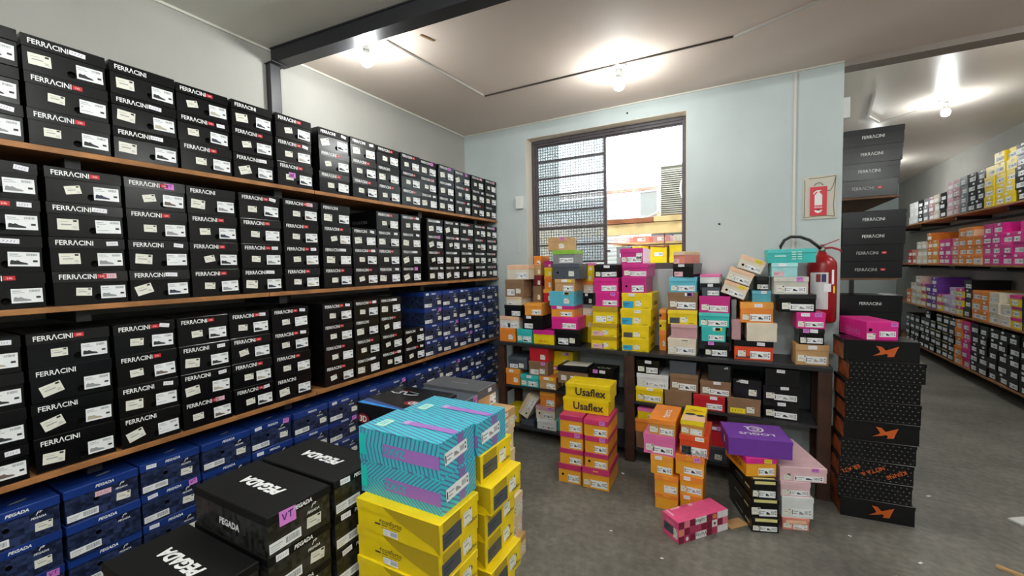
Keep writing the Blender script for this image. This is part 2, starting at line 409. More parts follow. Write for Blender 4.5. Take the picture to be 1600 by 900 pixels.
# window: steel frame, fixed wired-glass half on the left, sliding half pushed aside
def glass_mat():
    m = bpy.data.materials.new('wired_glass'); m.use_nodes = True; nt = m.node_tree; nt.nodes.clear()
    out = nt.nodes.new('ShaderNodeOutputMaterial'); tc = nt.nodes.new('ShaderNodeTexCoord')
    sep = nt.nodes.new('ShaderNodeSeparateXYZ'); nt.links.new(tc.outputs['Object'], sep.inputs[0])
    def line(sock, sc):
        a = nt.nodes.new('ShaderNodeMath'); a.operation = 'MULTIPLY'; a.inputs[1].default_value = sc; nt.links.new(sock, a.inputs[0])
        f = nt.nodes.new('ShaderNodeMath'); f.operation = 'FRACT'; nt.links.new(a.outputs[0], f.inputs[0])
        c = nt.nodes.new('ShaderNodeMath'); c.operation = 'LESS_THAN'; c.inputs[1].default_value = .26; nt.links.new(f.outputs[0], c.inputs[0]); return c
    a, b = line(sep.outputs[0], 42), line(sep.outputs[2], 42)
    mx = nt.nodes.new('ShaderNodeMath'); mx.operation = 'MAXIMUM'; nt.links.new(a.outputs[0], mx.inputs[0]); nt.links.new(b.outputs[0], mx.inputs[1])
    tr = nt.nodes.new('ShaderNodeBsdfTransparent'); tr.inputs[0].default_value = (.74, .78, .8, 1)
    tl = nt.nodes.new('ShaderNodeBsdfTranslucent'); tl.inputs[0].default_value = (.5, .53, .55, 1)
    gl = nt.nodes.new('ShaderNodeBsdfGlossy'); gl.inputs['Roughness'].default_value = .25
    m1 = nt.nodes.new('ShaderNodeMixShader'); m1.inputs[0].default_value = .35; nt.links.new(tr.outputs[0], m1.inputs[1]); nt.links.new(tl.outputs[0], m1.inputs[2])
    dk = nt.nodes.new('ShaderNodeBsdfDiffuse'); dk.inputs[0].default_value = (.12, .13, .135, 1)
    m2 = nt.nodes.new('ShaderNodeMixShader'); s = nt.nodes.new('ShaderNodeMath'); s.operation = 'MULTIPLY'; s.inputs[1].default_value = .75
    nt.links.new(mx.outputs[0], s.inputs[0]); nt.links.new(s.outputs[0], m2.inputs[0]); nt.links.new(m1.outputs[0], m2.inputs[1]); nt.links.new(dk.outputs[0], m2.inputs[2])
    m3 = nt.nodes.new('ShaderNodeMixShader'); m3.inputs[0].default_value = .05; nt.links.new(m2.outputs[0], m3.inputs[1]); nt.links.new(gl.outputs[0], m3.inputs[2])
    nt.links.new(m3.outputs[0], out.inputs[0]); return m
M_GLASS = glass_mat()
FY0, FY1 = 3.515, 3.57
bm = bmesh.new()
for b in ((WX0, WX0 + .035, FY0, FY1, WZ0, WZ1), (WX1 - .045, WX1, FY0, FY1, WZ0, WZ1), (WX0 + .035, WX1 - .045, FY0, FY1, WZ1 - .05, WZ1), (WX0 + .035, WX1 - .045, FY0, FY1, WZ0, WZ0 + .05),
          (WX0 + .035, WX1 - .045, FY0 - .012, FY0, WZ1 - .03, WZ1 - .018), (WX0 + .035, WX1 - .045, FY0 + .02, FY0 + .03, WZ1 - .062, WZ1 - .05)): bm_box(bm, *b)
win = obj('window_1', bm_mesh('window_1', bm, M_WINSTEEL)); win['kind'] = 'structure'
sx0, sx1 = WX0 + .035, -1.035
boxobj('sash_stile', sx1, sx1 + .022, FY0 + .008, FY0 + .036, WZ0 + .05, WZ1 - .05, M_WINSTEEL, win)
boxobj('sash_stile', sx0, sx0 + .02, FY0 + .008, FY0 + .036, WZ0 + .05, WZ1 - .05, M_WINSTEEL, win)
zs = [WZ1 - .05] + [1.45 + (z - 1.45) * 3.535 / 3.4 for z in (2.339, 2.192, 2.048, 1.909, 1.764, 1.619, 1.472)] 
for k in range(7):
    boxobj('glazing_bar', sx0 + .02, sx1, FY0 + .012, FY0 + .032, zs[k + 1] - .008, zs[k + 1] + .008, M_WINSTEEL, win)
    boxobj('glass_pane', sx0 + .02, sx1, FY0 + .019, FY0 + .023, zs[k + 1] + .008, zs[k] - .008, M_GLASS, win)
boxobj('glazing_bar', sx1 + .022, sx1 + .055, FY0 + .002, FY0 + .006, 1.55, 1.565, M_WINSTEEL, win)

# ------------------------------------------------------------------ lamps and cables on the ceiling
M_BULB = mat('lit_bulb_glass', (1, 1, 1), .3, emit=(.965, 1.0, .98), estr=BULB_STRENGTH)
def bulb(x, y, z, label, lit=None):
    t = thing('ceiling_bulb', label, 'lamp', (x, y, z), (0, 0, 0), 'bare bulbs on the ceiling')
    lathe('ceiling_rose', [(0, 0), (.052, 0), (.052, -.008), (.04, -.016), (.026, -.018), (0, -.018)], M_PLASTIC, t)
    lathe('lamp_socket', [(0, -.018), (.02, -.018), (.021, -.05), (.018, -.062), (0, -.062)], M_PLASTIC, t, 16)
    lathe('bulb_housing', [(0, -.0625), (.016, -.063), (.02, -.074), (.03, -.0935), (0, -.0935)], M_PLASTIC, t, 16)
    lathe('bulb_globe', [(.0305, -.0945), (.0325, -.1015), (.0335, -.11), (.032, -.124), (.0255, -.137), (.014, -.145), (0, -.147)], lit or M_BULB, t, 16)
M_FILLBULB = mat('added_fill_bulb_glass', (1, 1, 1), .3, emit=(.965, 1.0, .98), estr=BULB_STRENGTH * 1.55)  # for unseen bulbs added as ambient fill, stronger than the visible ones
bulb(-1.80, 1.70, CZ, 'lit bare bulb on the ceiling nearest the black beam')
bulb(-.70, 2.74, CZ, 'lit bare bulb on the ceiling in front of the window')
bulb(1.632, 5.45, AZ - .0005, 'lit bare bulb on the higher aisle ceiling at right')
bulb(.55, .7, CZ, 'added unseen fill bulb on the ceiling just above and right of the camera', M_FILLBULB)
bulb(1.85, 2.2, CZ, 'added unseen fill bulb on the ceiling right of the camera', M_FILLBULB)
bulb(-.9, .3, CZ, 'added unseen fill bulb on the ceiling behind the camera, left', M_FILLBULB)
bulb(.2, -.5, CZ, 'added unseen fill bulb on the ceiling behind the camera, middle', M_FILLBULB)
bulb(1.6, -.4, CZ, 'added unseen fill bulb on the ceiling behind the camera, right', M_FILLBULB)
bulb(-.8, -1.9, CZ, 'added unseen fill bulb on the ceiling well behind the camera, left', M_FILLBULB)
bulb(1.0, -1.9, CZ, 'added unseen fill bulb on the ceiling well behind the camera, right', M_FILLBULB)
bulb(.2, -3.6, CZ, 'added unseen fill bulb on the ceiling far behind the camera', M_FILLBULB)
bulb(2.0, 3.75, AZ - .0005, 'added unseen fill bulb on the aisle ceiling beyond the right frame edge', M_FILLBULB)
bulb(1.75, 8.4, AZ - .0005, 'added unseen fill bulb on the aisle ceiling hidden by the black stack', M_FILLBULB)
EMPTY_ROSE = lathe('ceiling_rose', [(0, 0), (.045, 0), (.045, -.01), (.03, -.016), (0, -.016)], M_PLASTIC, None, 20, Matrix.Translation((-1.885, 1.66, CZ)))
tag(EMPTY_ROSE, 'empty white round ceiling rose beside the bulb near the beam', 'ceiling rose')
M_CONDUIT = mat('conduit_plastic', srgb('#cfcac2'), .5)
M_DARKCABLE = mat('dark_cable', srgb('#4a423c'), .6)
def duct(name, pts, m, label, w=.018, h=.012, z=CZ):
    bm = bmesh.new()
    for (a, b), (c, d) in zip(pts, pts[1:]):
        L = math.hypot(c - a, d - b); dx, dy = (c - a) / L, (d - b) / L; nx, ny = -dy * w / 2, dx * w / 2
        q = [(a + nx, b + ny), (a - nx, b - ny), (c - nx, d - ny), (c + nx, d + ny)]
        lo = [bm.verts.new((p[0], p[1], z - h)) for p in q]; hi = [bm.verts.new((p[0], p[1], z - .0005)) for p in q]
        bm.faces.new(lo); bm.faces.new(hi[::-1])
        for i in range(4): bm.faces.new((lo[i], hi[i], hi[(i + 1) % 4], lo[(i + 1) % 4]))
    bmesh.ops.recalc_face_normals(bm, faces=bm.faces[:])
    return tag(obj(name, bm_mesh(name, bm, m)), label, 'conduit')
duct('cable_conduit', [(-1.72, 1.76), (-1.665, 2.66)], M_CONDUIT, 'white cable conduit running from the beam bulb toward the window')
duct('cable_conduit', [(-1.66, 2.68), (-.06, 2.705)], M_DARKCABLE, 'dark ceiling cable running past the window bulb', .01, .008)
duct('cable_conduit', [(-.05, 2.705), (.31, 2.55), (1.6, 2.0)], M_CONDUIT, 'white cable conduit slanting across the ceiling at upper right')
duct('cable_conduit', [(-1.74, 1.70), (-.9, 1.78), (1.5, 2.02)], M_DARKCABLE, 'thin dark cable along the ceiling beside the black beam', .008, .008)
duct('cable_conduit', [(1.25, 5.9), (1.62, 5.52)], M_CONDUIT, 'white conduit by the bulb on the aisle ceiling', .02, .012, AZ)
duct('cable_conduit', [(1.0, 4.9), (1.1, 5.6), (1.25, 5.9)], M_CONDUIT, 'bent white conduit on the aisle ceiling above the black stack', .02, .012, AZ)
boxobj('wood_sliver', -.045, .045, -.006, .006, -.004, -.0005, mat('bare_wood', srgb('#8f7448'), .6), None, 0, Matrix.Translation((-1.51, 1.86, CZ)) @ Matrix.Rotation(1.3, 4, 'Z'))
tag(COL.objects[-1], 'small brown strip of wood stuck on the ceiling near the beam', 'wood strip')
tag(boxobj('wall_conduit', .283, .297, WB - .009, WB - .0005, 1.3, CZ - .02, M_CONDUIT), 'thin vertical conduit down the wall beside the extinguisher sign', 'conduit')

# ------------------------------------------------------------------ wall shelves
def wall_shelf(label, x_front, x_wall, y0, y1, ztop, joints, brackets, group, face=1, mw=M_WOOD):
    """face=+1: shelf on the left wall, open towards +X; -1: on the right wall"""
    t = thing('wall_shelf', label, 'shelf', (x_wall, y0, ztop), group=group)
    dep = abs(x_front - x_wall); a, b = (0.002, dep) if face > 0 else (-dep, -.002)
    js = [y0] + joints + [y1]
    for p, q in zip(js, js[1:]):
        boxobj('shelf_board', a, b, p - y0 + .002, q - y0 - .002, -.02, -.001, mw, t, .002)
    for y in brackets:
        a2, b2 = (0.002, dep - .05) if face > 0 else (-dep + .05, -.002)
        boxobj('shelf_bracket', a2, b2, y - y0 - .02, y - y0 + .02, -.062, -.0205, M_BLACKSTEEL, t)
    boxobj('shelf_rail', (.002 if face > 0 else -.03), (.03 if face > 0 else -.002), 0, y1 - y0, -.09, -.063, M_BLACKSTEEL, t)
    return t
SH = [1.87, 1.345, .80, .359]
BR = [-.35, .58, 1.32, 2.38, 3.1]
wall_shelf('top wooden shelf on the left wall', -1.995, WL, -.8, 3.39, SH[0], [.3, 1.49, 2.36], BR, 'shelves on the left wall')
wall_shelf('second wooden shelf from the top on the left wall', -1.995, WL, -.8, 3.39, SH[1], [.3, 1.22, 2.32], BR, 'shelves on the left wall')
wall_shelf('third wooden shelf on the left wall, above the blue boxes', -1.995, WL, -.8, 3.39, SH[2], [.3, 1.45, 2.33], BR, 'shelves on the left wall')
wall_shelf('bottom wooden shelf on the left wall under blue boxes', -1.995, WL, -.8, 3.39, SH[3], [.3, 1.45, 2.33], BR, 'shelves on the left wall')
RS = [1.975, 1.36, .745, .15]
for z, nm in zip(RS, ('top', 'second', 'third', 'bottom')):
    wall_shelf(nm + ' wooden shelf on the right wall of the aisle', 2.295, WR, 4.6, 10.2, z, [6.0, 7.4, 8.8], [5.0, 6.2, 7.4, 8.6, 9.8], 'shelves on the right wall', -1)

# ------------------------------------------------------------------ left wall boxes
SHOEN = len(SHOES)
def ferracini(label, loc, yaw, w, code, group, rnd, d=.30, h=.1155):
    bx = Box(label, w, d, h, 'black', 'black', loc, yaw, group, lf=.33, hole=(rnd.uniform(.012, .022), .024, .0115), flare=rnd.choice((0, .001, .0025)))
    lz = bx.h - bx.lh / 2
    bx.text('FERR\u039bCINI', .0165, M_LOGOW, 'front', -w / 2 + .0615, lz, lid=True, name='brand_lettering', stretch=.86, bold=.018)
    x = -w / 2 + .1045
    if 'r' in code:
        bx.put('red_tag', polys_mesh_cached('redtag'), 'front', x + .0185, lz, lid=True)
    if 't' in code: bx.put('price_tag', label_mesh('hand', .038, .014, rnd.randrange(3)), 'front', x + .026, lz, rnd.uniform(-.06, .06), True)
    if 'T' in code: bx.put('price_tag', label_mesh('hand', .034, .015, rnd.randrange(3)), 'front', w / 2 - .035, lz, rnd.uniform(-.2, .1), True)
    if 'p' in code: bx.put('price_tag', label_mesh('pinkhand', .036, .017, 0), 'front', w / 2 - .05, lz, 0, True)
    if 'v' in code: bx.put('price_tag', vt_mesh(.033, .022), 'front', w / 2 - .055, lz, rnd.uniform(-.08, .08), True)
    if 'V' in code: bx.put('price_tag', vt_mesh(.036, .026), 'front', -.02, .055, 0)
    v = rnd.randrange(12)
    bx.put('size_label', label_mesh('size', .068, .045, v), 'front', w / 2 - .042, .04, rnd.uniform(-.03, .03))
    if 'r' not in code: bx.put('price_label', label_mesh('price', .052, .036, v % 3), 'front', -w / 2 + rnd.uniform(.04, .05), .042, rnd.choice((0, .03, -.04, .3, -.08, .1)))
    else: bx.put('price_label', label_mesh('price', .042, .026, v % 3), 'front', -w / 2 + rnd.uniform(.055, .075), .044, rnd.choice((0, .05, -.05, .2)))
    return bx
_pm = {}
def polys_mesh_cached(k):
    if k in _pm: return _pm[k]
    if k == 'redtag':
        tm = text_mesh('24h', .0065, M_LOGOW)
        bm = bmesh.new(); bm.from_mesh(tm)
        for v in bm.verts: v.co.z = .0004
        for f in bm.faces: f.material_index = 1
        vs = [bm.verts.new(p) for p in ((-.0125, -.007, 0), (.0125, -.007, 0), (.0125, .007, 0), (-.0125, .007, 0))]; bm.faces.new(vs).material_index = 0
        me = bm_mesh('red_tag', bm, [M_REDTAG, M_LOGOW])
    _pm[k] = me; return me

def pegada_mat(name, base, hi):
    m = mat(name, base, .4); nt, b, tc = nodes_of(m)
    sn = nt.nodes.new('ShaderNodeVectorMath'); sn.operation = 'SNAP'; sn.inputs[1].default_value = (.011, .011, .011)
    of = nt.nodes.new('ShaderNodeVectorMath'); of.operation = 'ADD'; of.inputs[1].default_value = (.0037, .0037, .0037)
    nt.links.new(tc.outputs['Object'], of.inputs[0]); nt.links.new(of.outputs[0], sn.inputs[0])
    wn = nt.nodes.new('ShaderNodeTexWhiteNoise'); nt.links.new(sn.outputs[0], wn.inputs['Vector'])
    nz = nt.nodes.new('ShaderNodeTexNoise'); nz.inputs['Scale'].default_value = 22; nt.links.new(sn.outputs[0], nz.inputs['Vector'])
    mu = nt.nodes.new('ShaderNodeMath'); mu.operation = 'MULTIPLY'; nt.links.new(wn.outputs['Value'], mu.inputs[0]); nt.links.new(nz.outputs['Fac'], mu.inputs[1])
    rp = nt.nodes.new('ShaderNodeValToRGB'); rp.color_ramp.elements[0].position = .05; rp.color_ramp.elements[0].color = (*base, 1)
    rp.color_ramp.elements[1].position = .55; rp.color_ramp.elements[1].color = (*hi, 1)
    nt.links.new(mu.outputs[0], rp.inputs[0]); nt.links.new(rp.outputs[0], b.inputs['Base Color']); return m
M_PEGBLUE = pegada_mat('pegada_blue_camo', srgb('#0f1830'), srgb('#2f3d66'))
M_PEGBLK = pegada_mat('pegada_black_camo', srgb('#0e0e0a'), srgb('#38383a'))
M_PEGLID = mat('blue_lid_card', srgb('#17357c'), .33, .5, .05, 25, .08, 12)
M_PEGLIDB = mat('black_lid_card', srgb('#0c0c0d'), .5, .25, .05, 25, .1, 12)
def pegada_emblem(bx, u, v, s=1.0):
    # small swoosh mark above a thin word line
    pts = [(-.004, -.003), (-.001, .004), (.004, .006), (.007, .004), (.004, .001), (.001, .001), (.003, .003), (.0045, .0035), (.003, .0045), (0, .002), (-.0025, -.003)]
    k = ('emb', s)
    if k not in _pm: _pm[k] = polys_mesh('emblem', [([(a * s * 1.4, b * s * 1.4 + .009 * s) for a, b in pts], 0, 0)], [M_LOGOW])
    bx.put('emblem', _pm[k], 'front', u, v)
    bx.text('PEGADA', .0065 * s, M_LOGOW, 'front', u, v - .003 * s, shear=.3, bold=.03)
def pegada(label, loc, yaw, w, d, h, col, group, rnd, code=''):
    blue = col == 'blue'
    bx = Box(label, w, d, h, M_PEGBLUE if blue else M_PEGBLK, M_PEGLID if blue else M_PEGLIDB, loc, yaw, group, lf=.24 if blue else .2, hole=(-.02, h * .5, .008) if blue else None, flare=rnd.choice((0, .002)))
    lz = bx.h - bx.lh / 2
    bx.text('PEGADA', .0095, M_LOGOW, 'front', .005, lz, lid=True, name='brand_lettering', shear=.25, bold=.035)
    pegada_emblem(bx, w / 2 - .05, h * .6)
    bx.put('size_label', label_mesh('bars', .078, .024, rnd.randrange(3)), 'front', -w / 2 + .045, .021, rnd.uniform(-.02, .02))
    if rnd.random() < .85: bx.put('price_label', label_mesh('price', .042, .028, rnd.randrange(3)), 'front', w / 2 - rnd.uniform(.028, .05), h * .3, rnd.uniform(-.12, .06))
    if 'T' in code: bx.put('price_tag', label_mesh('hand', .034, .016, rnd.randrange(3)), 'front', -w / 2 + .035, lz, rnd.uniform(-.1, .1), True)
    if 'p' in code: bx.put('price_tag', label_mesh('pinkhand', .044, .018, 1), 'front', 0, h * .62, rnd.uniform(-.05, .05))
    if 'v' in code: bx.put('price_tag', vt_mesh(.03, .024), 'front', w / 2 - .028, lz - .004, rnd.uniform(-.1, .1), True)
    if not blue:
        bx.text('PEGADA', 0.03, M_LOGOW, 'top', 0, 0, PI / 2, name='brand_lettering', bold=.05, shear=.25)
        bx.text('PEGADA', .0165, M_LOGOW, 'left', .0, h * .42, 0, name='brand_lettering', bold=.04, shear=.15)
    else:
        bx.put('top_print', label_bar(), 'top', .02, -d / 2 + .06, .3)
    return bx
def label_bar():
    if 'bar' not in _pm: _pm['bar'] = polys_mesh('print', [(rect(-.02, -.004, .02, .004), 0, 0), (rect(-.012, -.008, .016, -.006), 0, 0)], [mat('faded_print', (.32, .33, .36), .5)])
    return _pm['bar']

COLS = {0: [(.26, .464), (.466, .674), (.675, .881), (.884, 1.087), (1.09, 1.281), (1.287, 1.487), (1.531, 1.735), (1.739, 1.936), (1.941, 2.141), (2.144, 2.338), (2.342, 2.531), (2.535, 2.73), (2.756, 2.976), (2.982, 3.183), (3.19, 3.385)],
        1: [(.28, .486), (.493, .693), (.697, .897), (.899, 1.096), (1.101, 1.298), (1.307, 1.509), (1.525, 1.723), (1.727, 1.918), (1.921, 2.122), (2.127, 2.326), (2.4, 2.592), (2.596, 2.794), (2.797, 2.996), (3.001, 3.19), (3.196, 3.385)],
        2: [(.215, .42), (.427, .636), (.639, .834), (.837, 1.034), (1.036, 1.224), (1.228, 1.432), (1.51, 1.716), (1.72, 1.917), (1.922, 2.118), (2.124, 2.336), (2.342, 2.55), (2.556, 2.766), (2.773, 2.964), (2.968, 3.178), (3.183, 3.385)]}
# codes, top row first, first seven columns read from the photograph
CODE = {0: ['-', 't', 't'], }
CODES = {0: [['-', '-', 'T'], ['t', 'r', 'r'], ['-', 't', 't'], ['r', 'rT', 'r'], ['-', 'r', 't'], ['r', 'rT', 'rV'], ['-T', 'r', 'r']],
         1: [['T', 'rT', 't', 'r'], ['r', 't', 'T', 'rp'], ['rv', 'r', 'T', 't'], ['-', 'r', 'r', 'r'], ['rT', 'r', 'rT', 't'], ['rp', 'r', 'rT', 'r'], ['-', 'r', 't', 'r']],
         2: [['T', '-', '-', 'T'], ['r', '-', '-', '-'], ['rT', 'r', 'T', '-'], ['r', 'T', 'T', 'rp'], ['rT', 'r', 'r', 'rT'], ['rT', 'rT', 'r', '-'], ['rT', 'r', 'r', 'r']]}
SHN = ['top left shelf', 'second left shelf', 'third left shelf']
rnd = random.Random(11)
def desc(code):
    if 'v' in code or 'V' in code: return ' with violet sticker'
    if 'p' in code: return ' with pink tag'
    if 'r' in code and 'T' in code: return ' with red, white tags'
    if 'r' in code: return ' with red tag'
    if 't' in code or 'T' in code: return ' with white tag'
    return ''
for si in range(3):
    n = 3 if si == 0 else 4
    for ci, (a, b) in enumerate(COLS[si]):
        blue = si == 2 and ci >= 10
        cnt = n
        if si == 1 and ci == 7: cnt = 3
        if si == 2 and ci == 9: cnt = 2
        hh = .1155 if not blue else .117
        z = SH[si]
        colx = rnd.uniform(-.006, .006)
        for k in range(cnt):
            row = cnt - 1 - k                # 0 = top
            code = CODES[si][ci][row] if ci < len(CODES[si]) and row < len(CODES[si][ci]) else rnd.choice(['r', 'r', '-', 't', 'rT', 'T', 'rp' if ci > 8 else 'r', 'v' if ci > 8 else '-'])
            wbox = (b - a) - .006
            lab = '%s shoe box%s, %s from top, %s from left, %s' % ('blue' if blue else 'black', desc(code), ORD[row], ORD[ci], SHN[si])
            loc = (-2.0 - .15 + colx + rnd.uniform(-.004, .004), (a + b) / 2 + rnd.uniform(-.001, .001), z + .0003)
            yaw = PI / 2 + rnd.uniform(-.006, .006)
            grp = '%s shoe boxes on the %s' % ('blue' if blue else 'black', SHN[si])
            if blue: pegada(lab, loc, yaw, wbox, .30, hh, 'blue', grp, rnd, rnd.choice(['T', 'T', '', 'v']))
            else: 
                bx = ferracini(lab, loc, yaw, wbox, code, grp, rnd, h=hh)
                if si == 1 and ci == 8 and row == 0: bx.text('FERR\u039bCINI', .02, mat('dim_print', (.16, .16, .17), .5), 'left', 0, .05)
            z += hh
# blue boxes on the bottom shelf
for ci in range(15):
    a = .275 + ci * .2075; b = a + .2015
    z = SH[3]; hh = .1195
    xo = rnd.uniform(-.008, .008) + .004
    for k in range(3):
        row = 2 - k
        lab = 'blue shoe box, %s from top, %s from left, bottom left shelf' % (ORD[row], ORD[ci])
        code = ['T', 'p', 'T', '', 'vT', '', 'TT', '', 'v', '', 'T', 'v', 'T', 'T', ''][(ci + row * 2) % 15]
        if 'v' in code: lab = lab.replace('shoe box,', 'shoe box with violet sticker,')
        elif 'p' in code: lab = lab.replace('shoe box,', 'shoe box with pink tag,')
        elif 'T' in code: lab = lab.replace('shoe box,', 'shoe box with white tag,')
        pegada(lab, (-2.0 - .15 + xo + rnd.uniform(-.004, .004), (a + b) / 2, z + .0003), PI / 2 + rnd.uniform(-.006, .006), .2, .30, hh, 'blue', 'blue shoe boxes on the bottom left shelf', rnd, code)
        z += hh

